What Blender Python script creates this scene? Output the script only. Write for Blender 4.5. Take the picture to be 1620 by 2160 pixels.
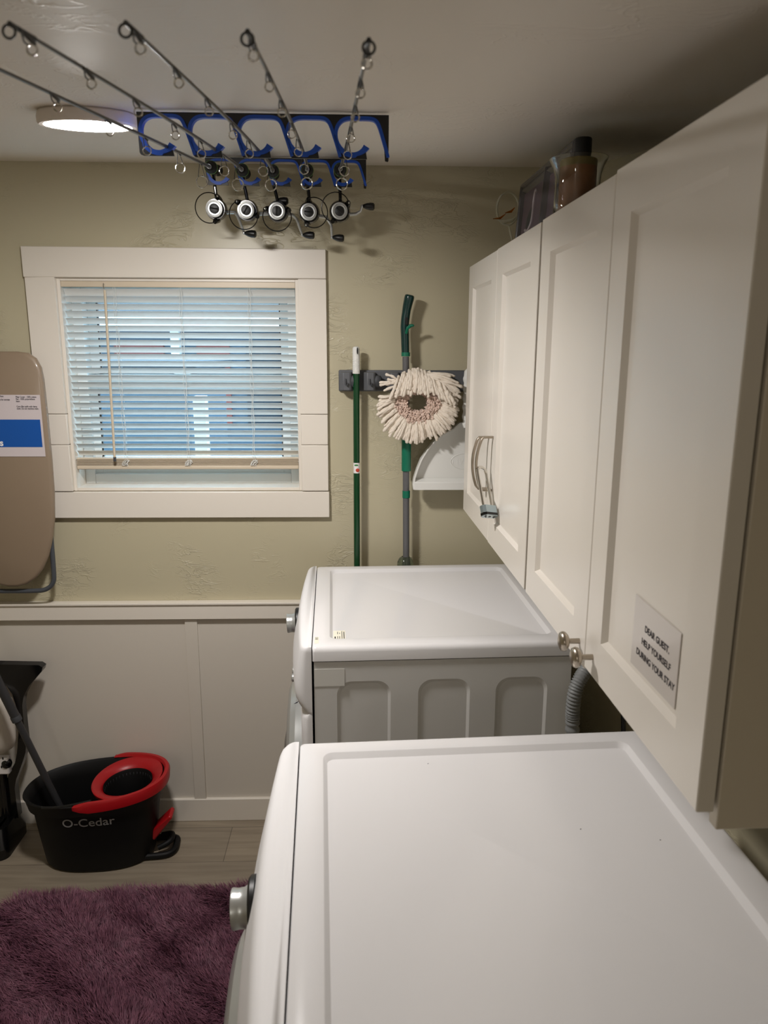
import bpy, bmesh, math, random
import numpy as np
from mathutils import Vector, Matrix
random.seed(7)
rng = np.random.default_rng(7)
for o in list(bpy.data.objects): bpy.data.objects.remove(o)
SC = bpy.context.scene; COL = SC.collection
PI = math.pi

# ---------------------------------------------------------------- camera
F, PITCH, YAW, ROLL, CH = 1575.8, 12.413, 1.880, 0.238, 1.647
_p, _y, _r = map(math.radians, (PITCH, YAW, ROLL))
FW = Vector((math.sin(_y)*math.cos(_p), math.cos(_y)*math.cos(_p), -math.sin(_p)))
_rt = Vector((math.cos(_y), -math.sin(_y), 0)); _up = _rt.cross(FW)
RT = _rt*math.cos(_r)+_up*math.sin(_r); UP = _up*math.cos(_r)-_rt*math.sin(_r)
CP = Vector((0, 0, CH))
cam = bpy.data.cameras.new('camera'); co = bpy.data.objects.new('camera', cam); COL.objects.link(co)
cam.sensor_fit = 'VERTICAL'; cam.sensor_height = 9.8; cam.lens = F/2160*9.8
cam.clip_start = 0.01
m = Matrix((RT, UP, -FW)).transposed().to_4x4(); m.translation = CP; co.matrix_world = m
cam.dof.use_dof = True; cam.dof.focus_distance = 2.05; cam.dof.aperture_fstop = 2.1
SC.camera = co
def at(px, py, Y=None, X=None, Z=None):
    d = FW+RT*((px-810)/F)-UP*((py-1080)/F)
    if Y is not None: t = (Y-CP.y)/d.y
    elif X is not None: t = (X-CP.x)/d.x
    else: t = (Z-CP.z)/d.z
    return CP+d*t

# ---------------------------------------------------------------- world, exposure
W = bpy.data.worlds.new('world'); SC.world = W; W.use_nodes = True
bgn = W.node_tree.nodes['Background']
bgn.inputs[0].default_value = (0.50, 0.78, 1.0, 1); bgn.inputs[1].default_value = 6.0
LAMP_STRENGTH = 285.0; FILL_W = 5.5
SC.view_settings.view_transform = 'Standard'; SC.view_settings.look = 'None'
SC.view_settings.gamma = 1; SC.view_settings.exposure = 0.08; SC.view_settings.use_curve_mapping = False
# fill light added unseen behind the camera to brighten ceiling and cabinet sides
fl = bpy.data.lights.new('rear_fill_light', 'POINT'); fl.shadow_soft_size = 0.12; fl.energy = FILL_W; fl.color = (1, 0.95, 0.88)
fo = bpy.data.objects.new('rear_fill_light', fl); COL.objects.link(fo); fo.location = (-0.80, -0.75, 1.50)

# ---------------------------------------------------------------- materials
def lin(c):
    return tuple(((v/255)/12.92 if v/255 <= .04045 else ((v/255+.055)/1.055)**2.4) for v in c)+(1,)
def mat(name, c, rough=.5, metal=0, spec=None, coat=0, trans=0, emit=None, es=0, bump=None, noise=None, ior=None, sub=0):
    M = bpy.data.materials.new(name); M.use_nodes = True
    nt = M.node_tree; b = nt.nodes['Principled BSDF']
    b.inputs['Base Color'].default_value = lin(c); b.inputs['Roughness'].default_value = rough
    b.inputs['Metallic'].default_value = metal
    if spec is not None: b.inputs['Specular IOR Level'].default_value = spec
    if coat: b.inputs['Coat Weight'].default_value = coat; b.inputs['Coat Roughness'].default_value = .12
    if trans: b.inputs['Transmission Weight'].default_value = trans
    if ior: b.inputs['IOR'].default_value = ior
    if sub: b.inputs['Subsurface Weight'].default_value = sub
    if emit: b.inputs['Emission Color'].default_value = lin(emit); b.inputs['Emission Strength'].default_value = es
    tc = nt.nodes.new('ShaderNodeTexCoord')
    if noise:   # (scale, amount, other colour)
        n = nt.nodes.new('ShaderNodeTexNoise'); n.inputs['Scale'].default_value = noise[0]; n.inputs['Detail'].default_value = 6
        mx = nt.nodes.new('ShaderNodeMix'); mx.data_type = 'RGBA'
        mx.inputs[6].default_value = lin(c); mx.inputs[7].default_value = lin(noise[2])
        mr = nt.nodes.new('ShaderNodeMapRange'); mr.inputs[1].default_value = .35; mr.inputs[2].default_value = .7; mr.inputs[4].default_value = noise[1]
        nt.links.new(tc.outputs['Object'], n.inputs['Vector']); nt.links.new(n.outputs['Fac'], mr.inputs[0])
        nt.links.new(mr.outputs[0], mx.inputs[0]); nt.links.new(mx.outputs[2], b.inputs['Base Color'])
    if bump:    # (scale, strength, distance)
        n = nt.nodes.new('ShaderNodeTexNoise'); n.inputs['Scale'].default_value = bump[0]; n.inputs['Detail'].default_value = 5
        bp = nt.nodes.new('ShaderNodeBump'); bp.inputs['Strength'].default_value = bump[1]; bp.inputs['Distance'].default_value = bump[2]
        nt.links.new(tc.outputs['Object'], n.inputs['Vector']); nt.links.new(n.outputs['Fac'], bp.inputs['Height']); nt.links.new(bp.outputs[0], b.inputs['Normal'])
    return M

def plaster(name, c, rough, ridge=.006, patch=(.50, .60), sc=1.0):
    """skip-trowelled plaster: thin raised ridges in scattered patches over a gently uneven wall"""
    M = mat(name, c, rough); nt = M.node_tree; b = nt.nodes['Principled BSDF']
    N = nt.nodes.new; L = nt.links.new
    tc = N('ShaderNodeTexCoord'); mp = N('ShaderNodeMapping'); mp.inputs['Scale'].default_value = (sc, sc, sc); L(tc.outputs['Object'], mp.inputs[0])
    n1 = N('ShaderNodeTexNoise'); n1.inputs['Scale'].default_value = 13; n1.inputs['Detail'].default_value = 3.5; n1.inputs['Roughness'].default_value = .62; n1.inputs['Distortion'].default_value = .9
    mp1 = N('ShaderNodeMapping'); mp1.inputs['Scale'].default_value = (1.0, 1, 2.6); mp1.inputs['Rotation'].default_value = (0, .65, .4); L(mp.outputs[0], mp1.inputs[0]); L(mp1.outputs[0], n1.inputs['Vector'])
    r1 = N('ShaderNodeValToRGB'); e = r1.color_ramp.elements; e[0].position = .47; e[0].color = (0, 0, 0, 1); e[1].position = .505; e[1].color = (1, 1, 1, 1)
    k = e.new(.54); k.color = (0, 0, 0, 1); k2 = e.new(.60); k2.color = (0, 0, 0, 1); k3 = e.new(.615); k3.color = (.8, .8, .8, 1); k4 = e.new(.63); k4.color = (0, 0, 0, 1)
    L(n1.outputs['Fac'], r1.inputs[0])
    n2 = N('ShaderNodeTexNoise'); n2.inputs['Scale'].default_value = 4.2; n2.inputs['Detail'].default_value = 2; L(mp.outputs[0], n2.inputs['Vector'])
    m2 = N('ShaderNodeMapRange'); m2.inputs[1].default_value = patch[0]; m2.inputs[2].default_value = patch[1]; L(n2.outputs['Fac'], m2.inputs[0])
    mu = N('ShaderNodeMath'); mu.operation = 'MULTIPLY'; L(r1.outputs[0], mu.inputs[0]); L(m2.outputs[0], mu.inputs[1])
    n3 = N('ShaderNodeTexNoise'); n3.inputs['Scale'].default_value = 14; n3.inputs['Detail'].default_value = 3; L(mp.outputs[0], n3.inputs['Vector'])
    ad = N('ShaderNodeMath'); ad.operation = 'MULTIPLY_ADD'; L(n3.outputs['Fac'], ad.inputs[0]); ad.inputs[1].default_value = .35; L(mu.outputs[0], ad.inputs[2])
    n4 = N('ShaderNodeTexNoise'); n4.inputs['Scale'].default_value = 2.2; n4.inputs['Detail'].default_value = 1; L(mp.outputs[0], n4.inputs['Vector'])
    ad2 = N('ShaderNodeMath'); ad2.operation = 'MULTIPLY_ADD'; L(n4.outputs['Fac'], ad2.inputs[0]); ad2.inputs[1].default_value = 1.2; L(ad.outputs[0], ad2.inputs[2])
    bp = N('ShaderNodeBump'); bp.inputs['Strength'].default_value = 1.0; bp.inputs['Distance'].default_value = ridge; L(ad2.outputs[0], bp.inputs['Height']); L(bp.outputs[0], b.inputs['Normal'])
    return M

M_wall = plaster('beige_wall_paint', (192, 184, 157), .34, .0010)
M_ceil = plaster('ceiling_paint', (234, 227, 217), .46, .0008, (.50, .62), .8)
M_trim = mat('cream_trim_paint', (230, 223, 212), .35, bump=(40, .25, .0006))
M_panel = mat('wainscot_paint', (214, 207, 196), .45, bump=(6, .2, .002))
M_cab = mat('cabinet_lacquer', (227, 221, 212), .30)
M_cabside = mat('cabinet_side_laminate', (212, 203, 186), .45)
M_white = mat('white_enamel', (231, 230, 231), .15, spec=.5)
M_hood = mat('white_satin_plastic', (231, 230, 231), .5, spec=.3)
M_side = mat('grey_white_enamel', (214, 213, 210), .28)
M_black = mat('black_plastic', (14, 14, 15), .42)
M_blackg = mat('gloss_black_plastic', (10, 10, 11), .16)
M_gap = mat('dark_gap', (20, 19, 18), .8)
M_silver = mat('silver_plastic', (188, 190, 188), .30, metal=.6)
M_chrome = mat('chrome', (215, 212, 205), .12, metal=1)
M_nickel = mat('brushed_nickel', (176, 166, 152), .28, metal=1)
M_zinc = mat('zinc_plate', (185, 200, 206), .28, metal=.9)
M_vinyl = mat('window_vinyl', (225, 228, 226), .35)
M_slat = mat('blind_slat_vinyl', (226, 226, 222), .38, sub=0)
M_cord = mat('blind_cord', (225, 225, 220), .7)
M_beige = mat('blind_rail_cream', (214, 200, 178), .4)
M_glass = mat('window_glass', (235, 245, 250), .02, trans=1, ior=1.02)
M_ring = mat('milky_glass_rod', (225, 222, 200), .12, trans=.55, ior=1.45)
M_clear = mat('clear_glass', (250, 252, 250), .01, trans=1, ior=1.45)
M_amber = mat('amber_glass', (190, 110, 20), .02, trans=.9, ior=1.45)
M_blueglass = mat('blue_glass', (60, 110, 150), .03, trans=.8, ior=1.45)
M_blue = mat('royal_blue_foam', (12, 78, 190), .45)
M_rod = mat('dark_grey_rod_blank', (62, 60, 57), .32, spec=.6)
M_rodgreen = mat('green_grip_ring', (92, 140, 60), .5)
M_foam = mat('black_foam_grip', (14, 14, 14), .85)
M_wire = mat('bail_wire', (60, 58, 56), .25, metal=.9)
M_grey = mat('grey_holder_plastic', (92, 94, 98), .5)
M_greyd = mat('dark_grey_rubber', (62, 64, 68), .6)
M_greenpole = mat('dark_green_pole', (6, 62, 32), .22, spec=.6)
M_teal = mat('dark_teal_handle', (8, 50, 48), .22, spec=.6)
M_teal2 = mat('teal_green_plastic', (10, 110, 84), .35)
M_pole = mat('grey_pole', (98, 98, 100), .35)
M_string = mat('cotton_strands', (232, 221, 207), .95, bump=(260, .9, .002))
M_fuzz = mat('pink_cotton_core', (224, 200, 186), .98, bump=(180, 1, .004))
M_wplast = mat('white_plastic', (228, 228, 224), .35)
M_tan = mat('tan_board_cover', (142, 124, 104), .5, coat=.55, bump=(9, .35, .004))
M_paper = mat('label_paper', (206, 196, 198), .6)
M_note = mat('note_paper', (208, 201, 195), .3, coat=.5)
M_lblue = mat('label_blue', (12, 82, 165), .45)
M_ink = mat('ink_black', (44, 40, 46), .7)
M_inkw = mat('ink_white', (235, 232, 232), .6)
M_frameg = mat('grey_tube', (74, 78, 84), .35)
M_bucket = mat('black_bucket_plastic', (7, 7, 8), .6, spec=.3)
M_red = mat('red_bucket_plastic', (168, 12, 22), .38)
M_mopgrey = mat('charcoal_pole', (48, 48, 50), .45)
M_gtext = mat('grey_print', (200, 200, 200), .6)
M_hose = mat('grey_corrugated_hose', (128, 130, 130), .5)
M_candle = mat('brown_candle_wax', (158, 104, 62), .5, noise=(14, .9, (74, 44, 26)), coat=.12)
M_candletop = mat('olive_wax', (128, 112, 60), .5)
M_dframe = mat('dark_picture_frame', (72, 68, 68), .25)
M_pic = mat('mauve_picture', (98, 84, 92), .5)
M_swan = mat('swan_grey', (172, 162, 166), .5)
M_swan2 = mat('swan_dark', (60, 62, 64), .5)
M_sticker = mat('sticker_cream', (236, 232, 214), .5)
M_stgreen = mat('sticker_green', (60, 130, 70), .5)
M_stred = mat('sticker_red', (190, 60, 40), .5)
M_tank = mat('white_tank_plastic', (205, 198, 188), .3)
M_lamp = mat('lamp_diffuser', (255, 250, 240), .4, emit=(255, 250, 246), es=LAMP_STRENGTH)
M_housing = mat('lamp_housing', (225, 215, 205), .4)
M_tape = mat('clear_tape_film', (220, 219, 214), .15)
M_scuff = mat('dark_scuff', (50, 46, 60), .7)

def floor_mat():
    M = mat('vinyl_plank_floor', (128, 116, 100), .42); nt = M.node_tree; b = nt.nodes['Principled BSDF']; N = nt.nodes.new; L = nt.links.new
    tc = N('ShaderNodeTexCoord'); br = N('ShaderNodeTexBrick'); br.inputs['Scale'].default_value = 1; br.inputs['Brick Width'].default_value = 1.22
    br.inputs['Row Height'].default_value = .18; br.inputs['Mortar Size'].default_value = .0012; br.offset = .37
    br.inputs['Color1'].default_value = lin((158, 146, 128)); br.inputs['Color2'].default_value = lin((144, 134, 119)); br.inputs['Mortar'].default_value = lin((104, 95, 84))
    L(tc.outputs['Object'], br.inputs['Vector'])
    mp = N('ShaderNodeMapping'); mp.inputs['Scale'].default_value = (2.2, 26, 1); L(tc.outputs['Object'], mp.inputs[0])
    n = N('ShaderNodeTexNoise'); n.inputs['Scale'].default_value = 1.6; n.inputs['Detail'].default_value = 8; n.inputs['Distortion'].default_value = .6; L(mp.outputs[0], n.inputs['Vector'])
    mx = N('ShaderNodeMix'); mx.data_type = 'RGBA'; mx.blend_type = 'MULTIPLY'; mx.inputs[0].default_value = 1
    r = N('ShaderNodeValToRGB'); r.color_ramp.elements[0].position = .3; r.color_ramp.elements[0].color = (.74, .72, .70, 1); r.color_ramp.elements[1].position = .72; r.color_ramp.elements[1].color = (1.05, 1.04, 1.02, 1)
    L(n.outputs['Fac'], r.inputs[0]); L(br.outputs['Color'], mx.inputs[6]); L(r.outputs[0], mx.inputs[7]); L(mx.outputs[2], b.inputs['Base Color'])
    return M
M_floor = floor_mat()

# ---------------------------------------------------------------- mesh helpers
class MB:
    def __init__(s): s.v = []; s.f = []
    def add(s, vs, fs):
        n = len(s.v); s.v += [tuple(v) for v in vs]; s.f += [tuple(i+n for i in f) for f in fs]; return s
    def box(s, x0, y0, z0, x1, y1, z1):
        v = [(x, y, z) for x in (x0, x1) for y in (y0, y1) for z in (z0, z1)]
        return s.add(v, [(0, 1, 3, 2), (4, 6, 7, 5), (0, 4, 5, 1), (2, 3, 7, 6), (0, 2, 6, 4), (1, 5, 7, 3)])
    def loft(s, loops, cap0=True, cap1=True, closed=True):
        n = len(loops[0]); vs = [p for l in loops for p in l]; fs = []
        for i in range(len(loops)-1):
            for j in range(n if closed else n-1):
                k = (j+1) % n; fs.append((i*n+j, i*n+k, (i+1)*n+k, (i+1)*n+j))
        if cap0: fs.append(tuple(reversed(range(n))))
        if cap1: fs.append(tuple(range((len(loops)-1)*n, len(loops)*n)))
        return s.add(vs, fs)
    def tube(s, pts, r, seg=10, closed=False, flat=1.0, caps=True):
        pts = [Vector(p) for p in pts]; n = len(pts); loops = []
        rs = r if isinstance(r, (list, tuple, np.ndarray)) else [r]*n
        nrm = None
        for i, p in enumerate(pts):
            if closed: t = pts[(i+1) % n]-pts[i-1]
            else: t = pts[min(i+1, n-1)]-pts[max(i-1, 0)]
            t.normalize()
            if nrm is None:
                a = Vector((0, 0, 1)) if abs(t.z) < .9 else Vector((1, 0, 0)); nrm = a.cross(t).normalized()
            else:
                nrm = (nrm-t*nrm.dot(t)); nrm = nrm.normalized() if nrm.length > 1e-6 else Vector((1, 0, 0))
            b = t.cross(nrm)
            loops.append([p+(nrm*math.cos(a)*flat+b*math.sin(a))*rs[i] for a in [2*PI*k/seg for k in range(seg)]])
        if closed: loops.append(loops[0]); return s.loft(loops, False, False)
        return s.loft(loops, caps, caps)
    def lathe(s, prof, mtx=None, seg=24, cap=True):
        """prof: (r, h) pairs turned about local z, then moved by mtx"""
        mtx = mtx or Matrix()
        loops = [[mtx @ Vector((max(r, 1e-5)*math.cos(2*PI*k/seg), max(r, 1e-5)*math.sin(2*PI*k/seg), h)) for k in range(seg)] for r, h in prof]
        return s.loft(loops, cap, cap)
    def prism(s, poly, h, mtx=None):
        """simple polygon (may be concave) in local xy, from z=0 to z=h"""
        mtx = mtx or Matrix()
        from mathutils.geometry import tessellate_polygon
        n = len(poly); tr = tessellate_polygon([[Vector((x, y, 0)) for x, y in poly]])
        vs = [mtx @ Vector((x, y, 0)) for x, y in poly]+[mtx @ Vector((x, y, h)) for x, y in poly]
        fs = [tuple(reversed(t)) for t in tr]+[tuple(i+n for i in t) for t in tr]+[(i, (i+1) % n, (i+1) % n+n, i+n) for i in range(n)]
        return s.add(vs, fs)
    def ball(s, c, r, seg=16, rings=10, sc=(1, 1, 1)):
        c = Vector(c); pr = [(r*math.sin(PI*i/rings), -r*math.cos(PI*i/rings)) for i in range(rings+1)]
        return s.lathe(pr, Matrix.Translation(c) @ Matrix.Diagonal((sc[0], sc[1], sc[2], 1)), seg, False)
    def obj(s, name, mt, parent=None, bevel=0, smooth=True, segs=2, angle=35):
        me = bpy.data.meshes.new(name); me.from_pydata(s.v, [], s.f); me.materials.append(mt)
        bm = bmesh.new(); bm.from_mesh(me); bmesh.ops.remove_doubles(bm, verts=bm.verts, dist=1e-6)
        bmesh.ops.recalc_face_normals(bm, faces=bm.faces)
        for f in bm.faces: f.smooth = smooth
        if smooth:
            for e in bm.edges:
                if len(e.link_faces) == 2 and e.calc_face_angle(0) > math.radians(angle): e.smooth = False
        bm.to_mesh(me); bm.free()
        o = bpy.data.objects.new(name, me); COL.objects.link(o)
        if parent: o.parent = parent
        if bevel:
            b = o.modifiers.new('bevel', 'BEVEL'); b.width = bevel; b.segments = segs; b.limit_method = 'ANGLE'; b.angle_limit = math.radians(40)
            b.harden_normals = False
        return o
def box(x0, y0, z0, x1, y1, z1): return MB().box(x0, y0, z0, x1, y1, z1)
def lathe(*a, **k): return MB().lathe(*a, **k)
def tube(*a, **k): return MB().tube(*a, **k)
def prism(*a, **k): return MB().prism(*a, **k)
def tag(o, label, cat, group=None):
    o['label'] = label; o['category'] = cat
    if group: o['group'] = group
    return o
def thing(name, label, cat, loc=(0, 0, 0), rz=0, group=None):
    o = bpy.data.objects.new(name, None); COL.objects.link(o); o.empty_display_size = .05
    o.location = loc; o.rotation_euler = (0, 0, rz); return tag(o, label, cat, group)
def struct(o): o['kind'] = 'structure'; return o
def sroot(name, loc=(0, 0, 0)):
    o = bpy.data.objects.new(name, None); COL.objects.link(o); o.location = loc; o.empty_display_size = .05; return struct(o)
def axis_mtx(p, d):
    d = Vector(d).normalized(); return Matrix.Translation(Vector(p)) @ d.to_track_quat('Z', 'Y').to_matrix().to_4x4()
def smooth_path(pts, n=8, closed=False):
    """Catmull-Rom through pts"""
    P = [Vector(p) for p in pts]; out = []; N = len(P)
    rngs = range(N if closed else N-1)
    for i in rngs:
        if closed: a, b, c, d = P[i-1], P[i], P[(i+1) % N], P[(i+2) % N]
        else: a, b, c, d = P[max(i-1, 0)], P[i], P[i+1], P[min(i+2, N-1)]
        for k in range(n):
            t = k/n; out.append(.5*((2*b)+(c-a)*t+(2*a-5*b+4*c-d)*t*t+(3*b-a-3*c+d)*t**3))
    if not closed: out.append(P[-1])
    return out
def text(name, s, size, mt, mtx, parent=None, extrude=.0002, align='LEFT', bold=0, spacing=1.0, bend=None):
    cu = bpy.data.curves.new(name, 'FONT'); cu.body = s; cu.size = size; cu.extrude = extrude; cu.align_x = align; cu.offset = bold; cu.space_character = spacing
    t = bpy.data.objects.new('tmp', cu); me = bpy.data.meshes.new_from_object(t); bpy.data.objects.remove(t); bpy.data.curves.remove(cu)
    me.name = name; me.materials.clear(); me.materials.append(mt)
    if bend:
        for v in me.vertices: v.co = bend(v.co)
    else: me.transform(mtx)
    o = bpy.data.objects.new(name, me); COL.objects.link(o)
    if parent: o.parent = parent
    return o
def rr(x0, y0, x1, y1, r, z, n=6):
    out = []
    for cx, cy, a0 in ((x1-r, y1-r, 0), (x0+r, y1-r, 90), (x0+r, y0+r, 180), (x1-r, y0+r, 270)):
        for k in range(n+1):
            a = math.radians(a0+90*k/n); out.append(Vector((cx+r*math.cos(a), cy+r*math.sin(a), z)))
    return out

# ================================================================ THE ROOM
D = 2.395; CS = .136; CZ = 2.177
def ceil_z(y): return CZ-CS*(D-max(y, -.25))
XL, XR, YB = -1.75, .70, -1.6
WX0, WX1, WZ0, WZ1 = -.9175, -.187, 1.193, 1.851         # window opening
# right side leans in a little: it is turned by AC about the cabinet pivot
AC = .0261; CPV = (.334, 1.4367)
def right_x(y): return XR-(y-CPV[1])*math.tan(AC)
struct(MB().add([(XL-.2, YB-.2, 0), (XR+.4, YB-.2, 0), (XR+.4, D+.02, 0), (XL-.2, D+.02, 0), (XL-.2, YB-.2, -.05), (XR+.4, YB-.2, -.05), (XR+.4, D+.02, -.05), (XL-.2, D+.02, -.05)],
    [(0, 1, 2, 3), (7, 6, 5, 4), (0, 4, 5, 1), (1, 5, 6, 2), (2, 6, 7, 3), (3, 7, 4, 0)]).obj('floor', M_floor, smooth=False))
# ceiling: slopes down from the window wall towards the camera, then level
prof = [(D+.16, ceil_z(D+.16)), (-.25, ceil_z(-.25)), (YB-.2, ceil_z(-.25))]
c = MB(); loops = []
for x in (XL-.2, XR+.4):
    loops.append([Vector((x, y, z)) for y, z in prof]+[Vector((x, y, z+.06)) for y, z in reversed(prof)])
c.loft(loops); struct(c.obj('ceiling', M_ceil, smooth=False))
H = 2.26
w = MB(); w.box(XL-.2, D, 0, WX0, D+.16, H); w.box(WX1, D, 0, XR+.4, D+.16, H); w.box(WX0, D, 0, WX1, D+.16, WZ0); w.box(WX0, D, WZ1, WX1, D+.16, H)
struct(w.obj('wall_back', M_wall, smooth=False))
def wall_prism(name, pts, mt):
    m = MB(); m.loft([[Vector((x, y, 0)) for x, y in pts], [Vector((x, y, H)) for x, y in pts]]); return struct(m.obj(name, mt, smooth=False))
wall_prism('wall_left', [(XL-.1, YB-.1), (XL, YB-.1), (XL, D), (XL-.1, D)], M_wall)
wall_prism('wall_right', [(right_x(YB), YB-.1), (right_x(YB)+.1, YB-.1), (right_x(D)+.1, D), (right_x(D), D)], M_wall)
wall_prism('wall_front', [(XL, YB-.1), (right_x(YB), YB-.1), (right_x(YB), YB), (XL, YB)], M_wall)
# wainscot, rail, batten, base board
RX = .60
struct(box(XL, D-.006, 0, RX, D+.001, .79).obj('trim_1', M_panel, smooth=False))
cr = MB(); cr.box(XL, D-.024, .7605, RX, D, .812); cr.box(XL, D-.030, .812, RX, D, .8195)
struct(cr.obj('trim_2', M_trim, bevel=.0015))
struct(box(-.5874, D-.014, .085, -.5469, D-.005, .7605).obj('trim_3', M_panel, bevel=.001))
struct(box(XL, D-.018, 0, RX, D, .0857).obj('baseboard_back', M_trim, bevel=.002))
struct(box(XL, YB+.3, 0, XL+.016, D-.02, .0857).obj('baseboard_left', M_trim, bevel=.002))
# a door in the wall behind the camera
d1 = sroot('door_1', (-.9, YB, 0))
box(-.42, 0, 0, .42, .03, 1.80).obj('door_panel', M_cab, d1, bevel=.003)
cas = MB(); cas.box(-.51, 0, 0, -.425, .022, 1.83); cas.box(.425, 0, 0, .51, .022, 1.83); cas.obj('door_casing', M_trim, d1, bevel=.002)

# ---------------------------------------------------------------- window
win = sroot('window_1', (0, 0, 0))
OX0, OX1, OZ0, OZ1 = -1.0058, -.1014, 1.1060, 1.9383
T = .019
def board(pts, t=T, mt=M_trim):
    m = MB(); m.prism([(x, z) for x, z in pts], t, Matrix(((1, 0, 0, 0), (0, 0, -1, D), (0, 1, 0, 0), (0, 0, 0, 1)))); return m.obj('casing_board', mt, win, bevel=.0022)
board([(OX0-.004, OZ1), (OX1, OZ1-.002), (OX1, WZ1), (OX0-.004, WZ1-.0015)])
board([(OX0, OZ0), (OX1+.002, OZ0), (OX1+.002, WZ0-.002), (OX0, WZ0-.002)])
for (xa, xb) in ((OX0, WX0), (WX1, OX1)):
    zz = [WZ1, 1.4395, 1.343, WZ0]
    for i in range(3):
        board([(xa, zz[i]-.0006), (xb, zz[i]-.0006), (xb, zz[i+1]+.0006), (xa, zz[i+1]+.0006)], T-(.0012 if i == 1 else 0))
j = MB(); jd = .105
j.box(WX0, D-.004, WZ0, WX0+.010, D+jd, WZ1); j.box(WX1-.010, D-.004, WZ0, WX1, D+jd, WZ1); j.box(WX0+.010, D-.003, WZ1-.010, WX1-.010, D+jd-.001, WZ1); j.box(WX0+.010, D-.003, WZ0, WX1-.010, D+jd-.001, WZ0+.010)
j.obj('jamb', M_trim, win, bevel=.001)
YF = D+.095
fr = MB(); fx0, fx1, fz0, fz1 = WX0+.010, WX1-.010, WZ0+.010, WZ1-.010; fw = .032
fr.box(fx0, YF-.02, fz0, fx0+fw, YF+.05, fz1); fr.box(fx1-fw, YF-.02, fz0, fx1, YF+.05, fz1); fr.box(fx0+fw, YF-.019, fz1-fw, fx1-fw, YF+.049, fz1); fr.box(fx0+fw, YF-.019, fz0, fx1-fw, YF+.049, fz0+fw)
fr.obj('window_frame', M_vinyl, win, bevel=.002)
def sash(x0, z0, x1, z1, y, wl, wr, wt, wb):
    m = MB(); m.box(x0, y, z0, x0+wl, y+.022, z1); m.box(x1-wr, y, z0, x1, y+.022, z1); m.box(x0+wl, y, z1-wt, x1-wr, y+.022, z1); m.box(x0+wl, y, z0, x1-wr, y+.022, z0+wb)
    s = m.obj('sash', M_vinyl, win, bevel=.002)
    box(x0+wl-.004, y+.009, z0+wb-.004, x1-wr+.004, y+.013, z1-wt+.004).obj('pane', M_glass, s)
    g = MB()
    for a in (x0+wl, x1-wr-.004): g.box(a, y-.0005, z0+wb, a+.004, y+.006, z1-wt)
    g.obj('gasket', M_black, s); return s
sash(fx0+fw, 1.525, fx1-fw, fz1-fw+.004, YF+.022, .030, .028, .03, .03)
sash(fx0+fw-.004, fz0+fw-.004, fx1-fw+.004, 1.560, YF-.004, .028, .030, .048, .060)
box(-.60, YF-.014, 1.560, -.55, YF+.01, 1.572).obj('sash_lock', M_vinyl, win, bevel=.002)

# ---------------------------------------------------------------- blind
bl = thing('window_blind', 'cream horizontal slat mini blind lowered in the window', 'window blind', (0, 0, 0))
BX0, BX1 = -.906, -.199; BY = D+.018
box(BX0-.002, BY-.017, 1.8235, BX1+.002, BY+.017, 1.8465).obj('head_rail', M_beige, bl, bevel=.002)
for x in (-.83, -.78, -.56, -.33): box(x-.01, BY-.012, 1.8463, x+.01, BY+.004, 1.8485).obj('rail_bracket', M_black, bl)
def slat_mesh(x0, x1, th, wd=.0255, camber=.0022):
    m = MB(); L = []
    for i in range(7):
        u = -wd/2+wd*i/6; v = camber*(1-(2*i/6-1)**2)
        # u runs from room edge (low) to outdoor edge (high)
        y = u*math.cos(th)-v*math.sin(th); z = u*math.sin(th)+v*math.cos(th); L.append((y, z))
    n = 10
    loops = [[Vector((x0+(x1-x0)*k/n, y, z)) for y, z in L]+[Vector((x0+(x1-x0)*k/n, y+.0003*math.sin(th), z-.0006*math.cos(th))) for y, z in reversed(L)] for k in range(n+1)]
    m.loft(loops); return m
NS = 24; zt, zb = 1.8105, 1.3135
for i in range(NS):
    z = zt+(zb-zt)*i/(NS-1)
    th = -math.radians(41+random.uniform(-1.2, 1.2)+(12 if i == 0 else 0))
    s = slat_mesh(BX0+random.uniform(0, .002), BX1-random.uniform(0, .002), th).obj('slat', M_slat, bl)
    s.location = (0, BY, z); s.rotation_euler = (0, random.uniform(-.0012, .0012), 0)
for k in range(9):
    z = 1.2745+k*.0028; s = slat_mesh(BX0+random.uniform(-.001, .001), BX1+random.uniform(-.001, .001), math.radians(3)).obj('stacked_slat', M_beige, bl)
    s.location = (0, BY, z); s.rotation_euler = (0, random.uniform(-.0022, .0022), 0)
box(BX0-.001, BY-.013, 1.2610, BX1+.001, BY+.013, 1.2735).obj('bottom_rail', M_beige, bl, bevel=.003)
for x in (-.752, -.552, -.343):
    cd = MB()
    for dy in (-.0145, .0145):
        cd.tube([(x+.0015*math.sin(k*1.1), BY+dy, 1.825-(1.825-1.27)*k/30) for k in range(31)], .0006, 5)
    for i in range(NS):
        z = zt+(zb-zt)*i/(NS-1); cd.tube([(x, BY-.0145, z+.010), (x+.002, BY+.0145, z-.008)], .0005, 4)
    cd.tube([(x+.006+.002*math.sin(k*.9), BY-.0155, 1.825-(1.825-1.27)*k/30) for k in range(31)], .0008, 5)
    for q in range(5):
        a0 = random.uniform(0, 6); cd.tube([(x+.002+.010*math.cos(a0+t)*random.uniform(.6, 1.3), BY-.0165, 1.283+.009*math.sin(a0+1.3*t)) for t in np.linspace(0, 5.5, 12)], .0007, 5)
    cd.obj('ladder_cord', M_cord, bl)
wd = tube([at(221, 612, Y=D-.006), at(242, 968, Y=D-.012)], .0040, 6).obj('wand', M_beige, bl)
hk = MB(); p = at(219, 603, Y=D-.004); hk.tube([p+Vector((0, .008, .004)), p+Vector((0, -.002, .006)), p+Vector((0, -.004, -.003)), p+Vector((0, 0, -.008))], .0018, 8)
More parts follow.
